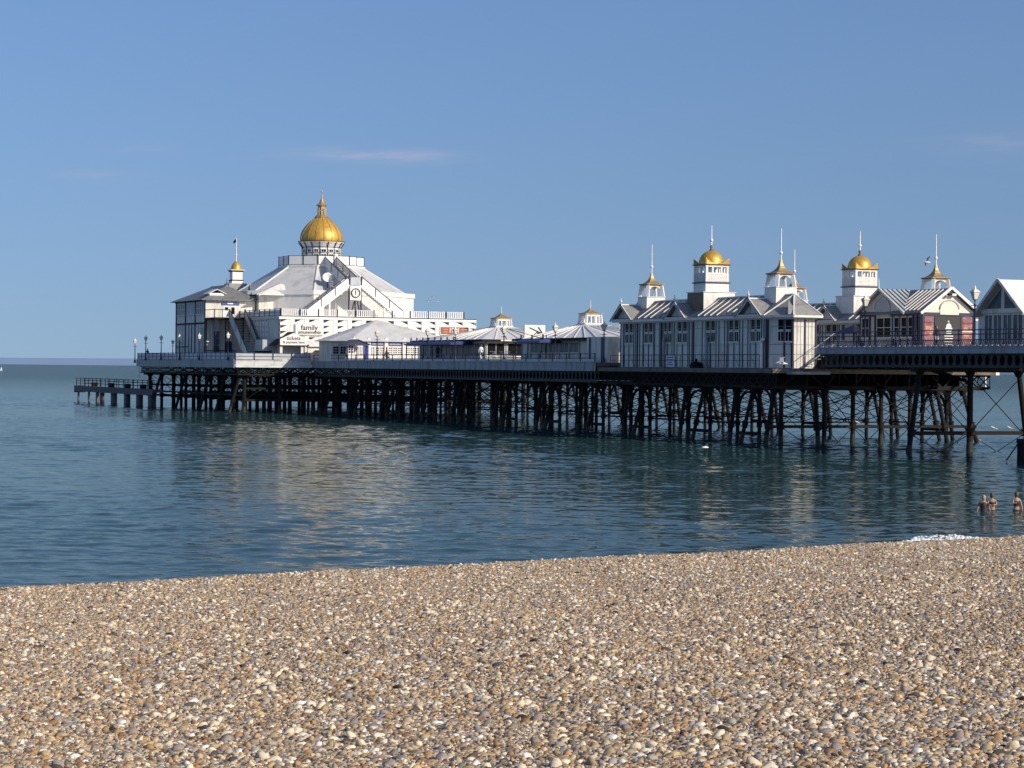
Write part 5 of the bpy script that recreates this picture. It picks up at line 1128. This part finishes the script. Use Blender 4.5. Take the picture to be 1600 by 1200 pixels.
ww = thing('seaward_block', 'two storey white block with dark framing and hipped roof at the seaward end', 'building', -8, 124, ZM)
Q0, Q1, QE = 123.5, 137.3, 13.25
MB().prism([(-8, Q0), (-1.8, Q0), (-1.8, Q1), (-8, Q1)], ZM, QE).build('wall', 'wall_white', ww)
b = MB(); e4 = [(-8.6, Q0 - .6, QE - .02), (-1.6, Q0 - .6, QE - .02), (-1.6, Q1 + .7, QE - .02), (-8.6, Q1 + .7, QE - .02)]; r1_, r2_ = (-4.6, Q0 + 2.6, 15.1), (-4.6, Q1 - 4, 15.1)
b.roofpoly([e4[3], e4[0], r1_, r2_]); b.roofpoly([e4[0], e4[1], r1_]); b.roofpoly([e4[1], e4[2], r2_, r1_]); b.roofpoly([e4[2], e4[3], r2_]); b.build('roof', 'lead_roof', ww)
MB().beam(r1_, r2_, .2, .14).build('ridge', 'white', ww); MB().lathe(r1_, [(.07, 0), (.12, .3), (.03, .9)], 6).build('finial', 'lead_roof', ww)
dm_ = MB().box(-7.4, -5.6, Q0 + .3, Q0 + 1.5, 13.2, 14.05).build('dormer', 'white_clean', ww)
b = MB().roofpoly([(-7.6, Q0 + .1, 14.0), (-6.5, Q0 + .1, 14.55), (-6.5, Q0 + 2.6, 14.55), (-7.6, Q0 + 2.6, 14.0)]); b.roofpoly([(-5.4, Q0 + .1, 14.0), (-5.4, Q0 + 2.6, 14.0), (-6.5, Q0 + 2.6, 14.55), (-6.5, Q0 + .1, 14.55)]); b.build('dormer_roof', 'white', dm_)
P, u, n = (-8, Q1), (0, -1), (-1, 0)
for a in (0.05, 4.6, 9.2, 13.75): MB().ob(P, u, n, a - .08, a + .08, ZM, QE, 0, .1).build('post', 'iron', ww)
MB().ob(P, u, n, 0, 13.8, 10.3, 10.48, 0, .12).build('floor_band', 'iron', ww); MB().ob(P, u, n, -.1, 13.9, QE - .2, QE, 0, .2).build('eave_board', 'iron', ww)
for a0, a1, c in ((.4, 4.2, 4), (4.95, 8.9, 5), (9.5, 13.4, 4)): win(ww, P, u, n, a0, a1, 11.55, 12.85, c, 2, 'wall_white', 'zinc_roof' if c == 5 else 'glass_pale', .09, .06)
for a in (1.6, 3.2, 6.2, 7.6, 10.6, 12.0): MB().ob(P, u, n, a - .05, a + .05, ZM, 10.3, 0, .06).build('batten', 'iron' if a in (6.2, 7.6) else 'zinc_roof', ww)
for a0, a1 in ((6.4, 7.3), (10.9, 11.7), (12.3, 13.2)): MB().ob(P, u, n, a0, a1, 6.6, 9.9, .005, .03).build('shutter', 'zinc_roof' if a0 < 12 else 'orange' if False else 'stone_grey', ww)
MB().ob(P, u, n, 0, 6, 7.5, 7.6, 0, .08).build('dado_rail', 'iron', ww)
P, u, n = (-8, Q0), (1, 0), (0, -1)
dr = MB().ob(P, u, n, 2.2, 3.9, 11.1, 12.5, .005, .05).build('double_door', 'white', ww)
for x in (2.4, 3.2): MB().ob(P, u, n, x, x + .42, 11.5, 12.35, .05, .06).build('pane', 'glass', dr)
MB().ob(P, u, n, 2.0, 4.2, 12.62, 12.95, .005, .12).build('blue_sign', 'blue', ww); MB().ob(P, u, n, 2.7, 3.4, 12.72, 12.86, .12, .13).build('sign_mark', 'sign_white', ww)
P, u, n = (-8, Q0), (1, 0), (0, -1)
for a in (.1, .9, 1.9, 2.5, 3.4): MB().ob(P, u, n, a - .05, a + .05, ZM, 10.8, 0, .07).build('batten', 'iron' if a in (.1, 2.5) else 'zinc_roof', ww)
win(ww, P, u, n, 1.05, 1.75, 6.9, 9.4, 1, 3, 'zinc_roof', 'glass_pale', .06, .06); MB().ob(P, u, n, 2.6, 3.3, ZM, 8.2, .005, .05).build('side_door', 'navy', ww); MB().ob(P, u, n, .2, 3.9, 7.0, 7.1, 0, .08).build('dado_rail', 'iron', ww)
bl = thing('balcony', 'dark balcony with a white panel at the head of the side stairs', 'balcony', -6, 121, 11.0)
box('floor', 'iron', bl, -8, -3.95, 119.4, 123.45, 10.82, 11.02)
for x, y in ((-7.8, 119.6), (-4.4, 119.6), (-6.2, 119.6)): MB().rod((x, y, ZM), (x, y, 10.82), .09, .09, 8).build('post', 'navy', bl)
for x in (-8, -7.0, -6.1): MB().rod((x, 119.45, 11), (x, 119.45, 12.0), .06, .06, 6).build('rail_post', 'navy', bl)
MB().rod((-8, 119.45, 11.95), (-6.1, 119.45, 11.95), .05).build('rail', 'navy', bl); MB().rod((-8, 119.45, 11.95), (-8, 123.4, 11.95), .05).build('rail', 'navy', bl); box('rail_panel', 'white_clean', bl, -7.0, -6.15, 119.38, 119.42, 11.1, 11.85)
ss_ = thing('side_stairs', 'wide shaded stairs rising from the deck to the balcony', 'stairs', -5, 113, ZM)
b = MB()
for i in range(26):
    f = i / 26; b.box(-6.1, -4.3, 119.4 - f * 7.6 - .3, 119.4 - f * 7.6, 10.9 - f * 5.1 - .06, 10.9 - f * 5.1)
b.build('treads', 'iron', ss_)
for x in (-6.15, -4.25):
    b = MB().beam((x, 119.4, 10.85), (x, 111.8, 5.85), .08, .35); b.build('stringer', 'wall_white', ss_); MB().beam((x, 119.4, 11.5), (x, 111.8, 6.5), .05, .8).build('side_panel', 'wall_white', ss_); MB().beam((x, 119.4, 12.0), (x, 111.8, 7.0), .08, .1).build('handrail', 'navy', ss_)
    for f in (0, .33, .66, 1): MB().rod((x, 119.4 - 7.6 * f, 10.9 - 5.05 * f), (x, 119.4 - 7.6 * f, 12.05 - 5.05 * f), .07, .07, 6).build('post', 'navy', ss_)
ac = thing('plant_box', 'grey cabinet and dark drum beside the foot of the side stairs', 'cabinet', -4.4, 109, ZM)
box('cabinet', 'zinc_roof', ac, -5.4, -4.1, 108.2, 111.2, 7.0, 8.3); MB().rod((-5.2, 111.5, 6.6), (-4.2, 111.5, 6.6), .6, .6, 14).build('drum', 'iron', ac)
b = MB().beam((-5.2, 108.3, ZM), (-5.2, 109.2, 7.0), .1, .1).beam((-5.2, 111, ZM), (-5.2, 110.2, 7.0), .1, .1); b.build('leg', 'iron', ac)

# ------------------------------------------------------------ deck railings
railing('navy railing with lattice panel along the near deck edge', [(1.6, -66), (1.6, -4.7)], ZN, 1.08, 2.45, 'navy', 'navy', None, 'navy', (1.0, .74, .42, .06), .06, panel=None)
nr = [o for o in bpy.data.objects if o.get('label', '').startswith('navy railing with lattice')][0]
b = MB(); x = -45.0
while x < -5.0:
    b.beam((1.6, x, ZN + .08), (1.6, x + .22, ZN + .43), .02, .03, (1, 0, 0)).beam((1.6, x + .22, ZN + .08), (1.6, x, ZN + .43), .02, .03, (1, 0, 0)); x += .24
b.build('lattice', 'navy', nr); nr.children[-1]
b = MB(); x = -44.9
while x < -5.0:
    b.box(1.5, 1.58, x, x + .28, ZN + .06, ZN + .12); x += .62
b.build('kerb_block', 'white', nr)
railing('dark railing with sloping boards along the side of the neck deck', [(-.95, 102.8), (-.95, 27.4)], ZM, .72, 2.9, 'iron', 'navy', None, 'iron', (1.0, .5), .05, panel=('zinc_roof', .05, .40))
railing('dark railing over the sunlit shoreward edge of the pier head', [(-10, 103.45), (-1.2, 103.45)], 5.92, .80, 2.3, 'navy', 'navy', None, 'navy', (1.0, .5), .05, panel=('zinc_roof', .08, .92))
rl = railing('dark railing with leaning stays along the shaded side of the pier head', [(-10, 149.2), (-10, 103.6)], 5.94, .82, 2.0, 'navy', 'navy', None, 'navy', (1.0, .5, .03), .05, panel=('zinc_roof', .06, .9))
railing('low dark railing at the seaward end of the pier head', [(-10, 149.2), (27, 149.2)], 5.9, .85, 3, 'navy', 'navy')

# ------------------------------------------------------------ lamps
def lamp(label, t, s, z, h, group, first=[None]):
    if first[0] is None:
        l = thing('street_lamp', label, 'street lamp', t, s, z, group)
        MB().lathe((t, s, z), [(.16, 0), (.16, .25), (.1, .4), (.075, .5), (.05, 2.35), (.09, 2.4), (.04, 2.5), (.04, 2.7)], 10).build('column', 'navy', l)
        MB().rod((t - .28, s, z + 2.38), (t + .28, s, z + 2.38), .025, .025, 5).build('ladder_bar', 'navy', l)
        MB().sq((t, s, z + 2.72), [(.07, 0), (.11, .06), (.20, .42)]).build('lantern_glass', 'lamp_glass', l)
        b = MB().sq((t, s, z + 3.13), [(.22, 0), (.24, .04), (.13, .16), (.06, .21), (.04, .28), (.012, .42)])
        b.build('lantern_cap', 'cream', l); MB().sq((t, s, z + 2.68), [(.05, 0), (.11, .05)]).build('lantern_cup', 'navy', l)
        first[0] = l; o = l
    else:
        o = copy_tree(first[0]); o['label'] = label; o['group'] = group; o.location = W3(t, s, z)
    k = h / 3.6; o.scale = (k ** .5 if k > .8 else .9, k ** .5 if k > .8 else .9, k); return o
G = 'lamps along the pier'
lamp('lantern lamp in front of the white glazed hall at the right', 1.75, -23.4, ZN, 3.95, G); lamp('lantern lamp before the blue shop left gable', 1.75, -10.4, ZN, 3.75, G)
for x, s_, lb in ((0, 26.1, 'lantern lamp just left of the long pavilion'), (0, 36.0, 'lantern lamp before the square roof signboard'), (0, 47.5, 'lantern lamp in front of the cafe lantern roof'), (0, 59.6, 'lantern lamp before the right end of the long blue canopy'), (0, 67.1, 'lantern lamp right of the tent roofed kiosk'), (0, 82.0, 'lantern lamp in front of the pale pyramid roof')):
    lamp(lb, -.75, s_, ZM, 3.5, G)
for s_, lb in ((151.0, 'leftmost lamp, on the outer corner of the pier head'), (144.0, 'second lamp from the left end of the pier'), (136.0, 'third lamp from the left end, taller of a close pair'), (134.3, 'dark topped shorter lamp of the close pair near the left end'), (127.0, 'lamp before the left half of the seaward block'), (117.9, 'lamp before the right half of the seaward block'), (105.6, 'lamp at the corner where the shaded side meets the sunlit edge')):
    lamp(lb, -10.25 if s_ != 134.3 else -9.2, min(s_, 149.8), 5.5 if s_ > 150 else 5.85, 3.3 if s_ != 134.3 else 2.7, G)
ut = thing('utility_pole', 'slanting white pole with stay rising by the small blue canopy', 'pole', -.4, 45.2, ZM)
MB().rod((2.2, 44.6, 7.9), (-.6, 47.3, 8.9), .03, .03, 5).build('stay', 'iron', ut); MB().rod((2.2, 44.6, ZM), (2.2, 44.6, 8.3), .05, .05, 6).build('pole', 'iron', ut)

# ------------------------------------------------------------ people
def skin_body(name, joints, edges, radii, m, par=None, loc=(0, 0, 0), rotz=0, sub=1):
    me = bpy.data.meshes.new(name); me.from_pydata(joints, edges, []); o = bpy.data.objects.new(name, me); col.objects.link(o)
    o.modifiers.new('skin', 'SKIN'); sv = me.skin_vertices[0].data if me.skin_vertices else None
    if sv is None:
        bpy.context.view_layer.objects.active = o; bpy.context.view_layer.update(); sv = me.skin_vertices[0].data
    for i, r_ in enumerate(radii): sv[i].radius = (r_, r_) if not isinstance(r_, tuple) else r_
    sv[0].use_root = True
    ss = o.modifiers.new('sub', 'SUBSURF'); ss.levels = sub; ss.render_levels = sub
    bpy.context.view_layer.update(); dg = bpy.context.evaluated_depsgraph_get(); nm = bpy.data.meshes.new_from_object(o.evaluated_get(dg))
    for p in nm.polygons: p.use_smooth = True
    o.modifiers.clear(); o.data = nm; nm.materials.clear(); nm.materials.append(MATS[m]); o.location = loc; o.rotation_euler = (0, 0, rotz)
    if par: o.parent = par
    return o
def bather(label, x, y, yaw, lean, style, arms, hair):
    e = bpy.data.objects.new('person', None); col.objects.link(e); e.location = (x, y, 0); e.rotation_euler = (0, 0, yaw); tag(e, label, 'person', 'bathers standing in the shallow water')
    e.empty_display_size = .2; e.scale = (.82,) * 3; BASE[e] = Vector((0, 0, 0))
    zb = -.10 + lean                                   # pelvis height relative to the water
    J = [(0, 0, zb), (0, 0, zb + .16), (0, .02, zb + .34), (0, .01, zb + .47), (0, .0, zb + .57), (0, -.015, zb + .68), (0, -.02, zb + .80)]
    rad = [(.155, .11), (.125, .095), (.15, .10), (.11, .075), .05, (.075, .09), (.06, .07)]
    ed = [(i, i + 1) for i in range(6)]
    for sg, (ex, ey, ez), (hx, hy, hz) in ((-1, *arms[0]), (1, *arms[1])):
        k = len(J); J += [(sg * .16, 0, zb + .46), (ex, ey, zb + ez), (hx, hy, zb + hz), (hx * 1.02, hy - .03, zb + hz - .09)]; rad += [.052, .04, .032, .03]
        ed += [(3, k), (k, k + 1), (k + 1, k + 2), (k + 2, k + 3)]
    for sg in (-1, 1):
        k = len(J); J += [(sg * .085, 0, zb - .12), (sg * .1, .02, zb - .48), (sg * .1, -.02, zb - .85)]; rad += [.095, .06, .045]; ed += [(0, k), (k, k + 1), (k + 1, k + 2)]
    skin_body('body', J, ed, rad, 'skin', e)
    # hair cap and knot
    hb = MB().lathe((0, -.01, zb + .66), [(.06, -.10), (.088, -.04), (.098, .04), (.092, .11), (.06, .16), (.01, .18)], 12, 0, True, 1, 1.08)
    if hair[1] == 'bun': hb.lathe((0, -.09, zb + .77), [(.01, -.05), (.05, -.02), (.05, .03), (.01, .06)], 8)
    else: hb.rod((0, -.07, zb + .72), (.01, -.12, zb + .48), .055, .02, 8)
    hb.build('hair', hair[0], e)
    def band(z0, z1, k=1.08, nm='swimsuit'):
        pr = []
        for f in range(6):
            z = z0 + (z1 - z0) * f / 5; q = (z)
            w_ = np.interp(q, [0, .16, .34, .47], [.17, .135, .163, .125]); pr.append((w_ * k, zb + z))
        MB().lathe((0, .008, 0), pr, 16, 0, True, 1, .70).build(nm, 'swimwear', e)
    if style == 'suit':
        band(-.08, .40)
        for sg in (-1, 1): MB().beam((sg * .08, -.07, zb + .36), (sg * .07, 0, zb + .52), .04, .02).build('strap', 'swimwear', e); 
        for sg in (-1, 1): MB().rod((sg * .15, 0, zb + .47), (sg * .235, .015, zb + .30), .064, .054, 10).build('sleeve', 'swimwear', e)
        MB().lathe((0, .005, 0), [(.15, zb + .3), (.175, zb + .42), (.13, zb + .5)], 14, 0, True, 1, .62).build('swimsuit', 'swimwear', e)
    elif style == 'bikini':
        band(.30, .385); band(-.1, .02)
    else:
        band(.16, .40); band(-.1, .0)
        for sg in (-1, 1): MB().beam((sg * .07, -.07, zb + .38), (sg * .06, 0, zb + .54), .035, .02).build('strap', 'swimwear', e)
    return e
dn = ((-.24, .03, .22), (-.22, .10, .0)); dn2 = ((.24, .02, .22), (.21, .10, .0))
bather('bather in black swimsuit with fair hair, left of the three', 17.92, 86.3, R(178), .02, 'suit', (((-.26, .02, .22), (-.30, .04, .02)), ((.27, .03, .24), (.31, .06, .05))), ('hair_fair', 'tail'))
bather('bather in black bikini standing next to the fair haired bather', 18.36, 86.9, R(172), .10, 'bikini', (((-.2, .12, .26), (-.05, .2, .28)), ((.2, .12, .26), (.06, .2, .24))), ('hair_brown', 'bun'))
bather('bather in black crop top standing alone at the far right', 19.32, 87.0, R(185), .14, 'crop', (((-.22, .06, .2), (-.24, .1, -.03)), ((.2, .13, .25), (.08, .2, .36))), ('hair_brown', 'tail'))
def stroller(label, t, s, z, h, yaw, top, bottom, hair='hair_brown', sit=False):
    e = bpy.data.objects.new('person', None); col.objects.link(e); e.location = W3(t, s, z); e.rotation_euler = (0, 0, yaw); tag(e, label, 'person', 'people on the pier deck'); BASE[e] = Vector((0, 0, 0)); e.scale = (h / 1.7,) * 3
    hp = .9 if not sit else .5
    J = [(0, 0, hp), (0, 0, hp + .25), (0, 0, hp + .5), (0, 0, hp + .6), (0, .01, hp + .72), (0, .01, hp + .8)]; rad = [(.15, .11), (.14, .1), (.16, .1), .055, (.075, .09), .06]; ed = [(i, i + 1) for i in range(5)]
    for sg in (-1, 1):
        k = len(J); J += [(sg * .18, 0, hp + .48), (sg * .25, .03, hp + .22), (sg * .22, .12, hp + .02)]; rad += [.06, .045, .035]; ed += [(2, k), (k, k + 1), (k + 1, k + 2)]
    for sg in (-1, 1):
        k = len(J)
        if sit: J += [(sg * .1, .1, hp - .02), (sg * .1, .45, hp), (sg * .1, .47, .06)]
        else: J += [(sg * .09, 0, hp - .1), (sg * .1, sg * .08, .48), (sg * .1, sg * .14, .05)]
        rad += [.095, .065, .05]; ed += [(0, k), (k, k + 1), (k + 1, k + 2)]
    skin_body('body', J, ed, rad, top, e)
    MB().lathe((0, .0, hp + .6), [(.05, 0), (.085, .06), (.098, .14), (.09, .2), (.05, .25), (.01, .265)], 12).build('hair', hair, e)
    MB().lathe((0, .075, hp + .70), [(.03, -.08), (.055, 0), (.03, .08)], 8).build('face', 'skin', e)
    if not sit: MB().lathe((0, 0, hp), [(.13, -.35), (.17, -.1), (.155, .08)], 12, 0, True, 1, .75).build('skirt', bottom, e)
    return e
stroller('person in dark clothes leaning at the outer corner of the pier head', -9.4, 146.5, ZM, 1.5, R(40), 'cloth_dark', 'cloth_dark')
stroller('person in a white top by the railing near the blue porch', -.4, 92.8, ZM, 1.65, R(120), 'cloth_white', 'cloth_dark')
stroller('person in dark clothes beside the person in the white top', .1, 93.8, ZM, 1.72, R(20), 'cloth_dark', 'cloth_dark')
stroller('person in red by the tent kiosk windows', 3.4, 90.5, ZM, 1.6, R(70), 'cloth_red', 'cloth_dark')
stroller('seated person in dark clothes before the kiosk lattice windows', 1.3, 84.6, ZM, 1.65, R(200), 'cloth_dark', 'cloth_dark', sit=True)
stroller('person in dark clothes under the long blue canopy', 1.6, 70.3, ZM, 1.68, R(160), 'cloth_dark', 'cloth_dark')
stroller('person in white before the cafe door', 2.2, 60.2, ZM, 1.7, R(30), 'cloth_white', 'cloth_dark')
stroller('person in black top in front of the pink poster', 9.9, -6.8, ZN, 1.68, R(200), 'cloth_dark', 'cloth_white')

# ------------------------------------------------------------ gulls
def gull(label, p, yaw, fly, group, sc_=1.0, bank=0, spread=1.0):
    e = bpy.data.objects.new('gull', None); col.objects.link(e); e.location = p; e.rotation_euler = (0, bank, yaw); e.scale = (sc_,) * 3; tag(e, label, 'gull', group); BASE[e] = Vector((0, 0, 0)); e.empty_display_size = .1
    z = .0 if fly else .16; tl = 0 if fly else .35
    J = [(0, 0, z), (0, .10, z + tl * .22), (0, .19, z + (.0 if fly else .13)), (0, .235, z + (.01 if fly else .17)), (0, -.12, z - .01), (0, -.25, z - .02 + (.0 if fly else -.0))]
    skin_body('body', J, [(0, 1), (1, 2), (2, 3), (0, 4), (4, 5)], [(.075, .07), (.065, .06), .04, .038, (.06, .05), (.035, .012)], 'gull_white', e)
    MB().rod((0, J[3][1] + .02, J[3][2]), (0, J[3][1] + .085, J[3][2] - .012), .014, .004, 6).build('beak', 'beak', e)
    if fly:
        for sg in (-1, 1):
            sp = [(sg * .04, .08, .03), (sg * .28 * spread, .12, .15), (sg * .62 * spread, -.02, .10), (sg * .60 * spread, -.05, .10), (sg * .27 * spread, -.05, .14), (sg * .04, -.10, .02)]
            b = MB().slab(sp, (0, 0, 1), .014); b.build('wing', 'gull_grey', e)
    else:
        for sg in (-1, 1): MB().slab([(sg * .07, .09, z + .05), (sg * .075, -.02, z + .0), (sg * .03, -.30, z - .01), (sg * .05, -.1, z + .07)], (sg * .012, 0, 0), 1).build('wing', 'gull_grey', e); MB().rod((sg * .025, -.01, z - .05), (sg * .025, 0, 0), .008, .008, 5).build('leg', 'beak', e)
    return e
gull('gull gliding low over the water below the pavilion', (12.1, 142.0, .45), R(120), True, 'flying gulls', 1.0, .35, 1)
gull('large gull flying past the sunlit end bay', (12.65, 107, 5.6), R(75), True, 'flying gulls', 1.15, -.25, 1)
gull('gull flying beside the right cupola above the shop', (28.0, 154, 12.7), R(100), True, 'flying gulls', .9, .6, 1)
gull('tiny gull high in the top left of the sky', (-41.0, 201, 38.6), R(80), True, 'flying gulls', 1.2, 0, 1)
for i, (px_, dz) in enumerate(((0, 0), (.62, .55), (1.2, 0))): gull(('left of three birds above the hall roof end', 'topmost of three birds above the hall roof end', 'right of three birds above the hall roof end')[i], (-10.6 + px_, 286, 13.6 + dz), R(30 * i), True, 'flying gulls', .8, 0, .8)
gull('left of two gulls perched on the horizontal beam at right', tuple(W3(7.8, -17, 1.38)), R(90), False, 'perched gulls'); gull('right of two gulls perched on the horizontal beam at right', tuple(W3(9.1, -17, 1.38)), R(80), False, 'perched gulls')
gull('gull perched lower on the brace below the beam', tuple(W3(6.7, -17, .55)), R(60), False, 'perched gulls'); gull('small gull on the beam among the left braced piles', tuple(W3(6.9, -1.2, 1.41)), R(110), False, 'perched gulls', .8)

# ------------------------------------------------------------ boat, foam
bo = bpy.data.objects.new('sailing_boat', None); col.objects.link(bo); bo.scale = (.28,) * 3; bo.location = (-383, 1708, 0); tag(bo, 'tiny white sailing boat on the horizon at the left edge', 'sailing boat'); BASE[bo] = Vector((0, 0, 0))
MB().slab([(-3, 0, .2), (3, 0, .2), (3.6, 0, 1.1), (-3.4, 0, 1.0)], (0, 1.6, 0), 1).build('hull', 'sail', bo); MB().rod((0, .8, 1), (0, .8, 12), .1).build('mast', 'sail', bo); MB().slab([(.1, .8, 1.6), (2.6, .8, 1.6), (.1, .8, 11.5)], (0, .05, 0), 1).build('mainsail', 'sail', bo); MB().slab([(-.2, .8, 1.6), (-2.8, .8, 1.4), (-.1, .8, 10)], (0, .05, 0), 1).build('jib', 'sail', bo)
fm = bpy.data.materials.new('sea_foam'); fm.use_nodes = True; fm.node_tree.nodes['Principled BSDF'].inputs['Base Color'].default_value = (.8, .83, .85, 1); fm.node_tree.nodes['Principled BSDF'].inputs['Roughness'].default_value = .8
MATS['foam'] = fm
fb = MB()
for i in range(5200):
    if i < 3800:
        q = rng.uniform(0, 1) ** .9; uu = 14.4 + 6.0 * q; crest = -.12 - .22 * math.sin(q * 7 + .5) + .10 * math.sin(q * 23); wd_ = .10 + .16 * (1 - q)
        dd = crest + rng.normal(0, wd_); hgt = .26 * math.exp(-((q - .28) / .30) ** 2) * math.exp(-((dd - crest) / .16) ** 2) + .015; r_ = rng.uniform(.008, .038)
    else:
        q = rng.uniform(0, 1); uu = -22 + 44 * q; dd = -.05 + .06 * math.sin(uu * 1.7) + .05 * math.sin(uu * 4.3 + 1) + rng.normal(0, .03); hgt = .01; r_ = rng.uniform(.006, .02)
        if math.sin(uu * .9) + math.sin(uu * 2.3 + 2) < .4: continue
    x = P0[0] + .816 * uu + NS[0] * dd; y = P0[1] + .577 * uu + NS[1] * dd
    fb.add((IV1 * np.array([r_ * 1.7, r_ * 1.1, r_ * .6]) + np.array([x, y, max(0, beach_h(np.array([x]), np.array([y]))[0]) + rng.uniform(0, hgt)])).tolist(), IF1.tolist(), True)
foam = fb.build('sea_foam', 'foam'); foam['kind'] = 'stuff'; tag(foam, 'white foam of a small wave breaking on the shingle', 'foam')
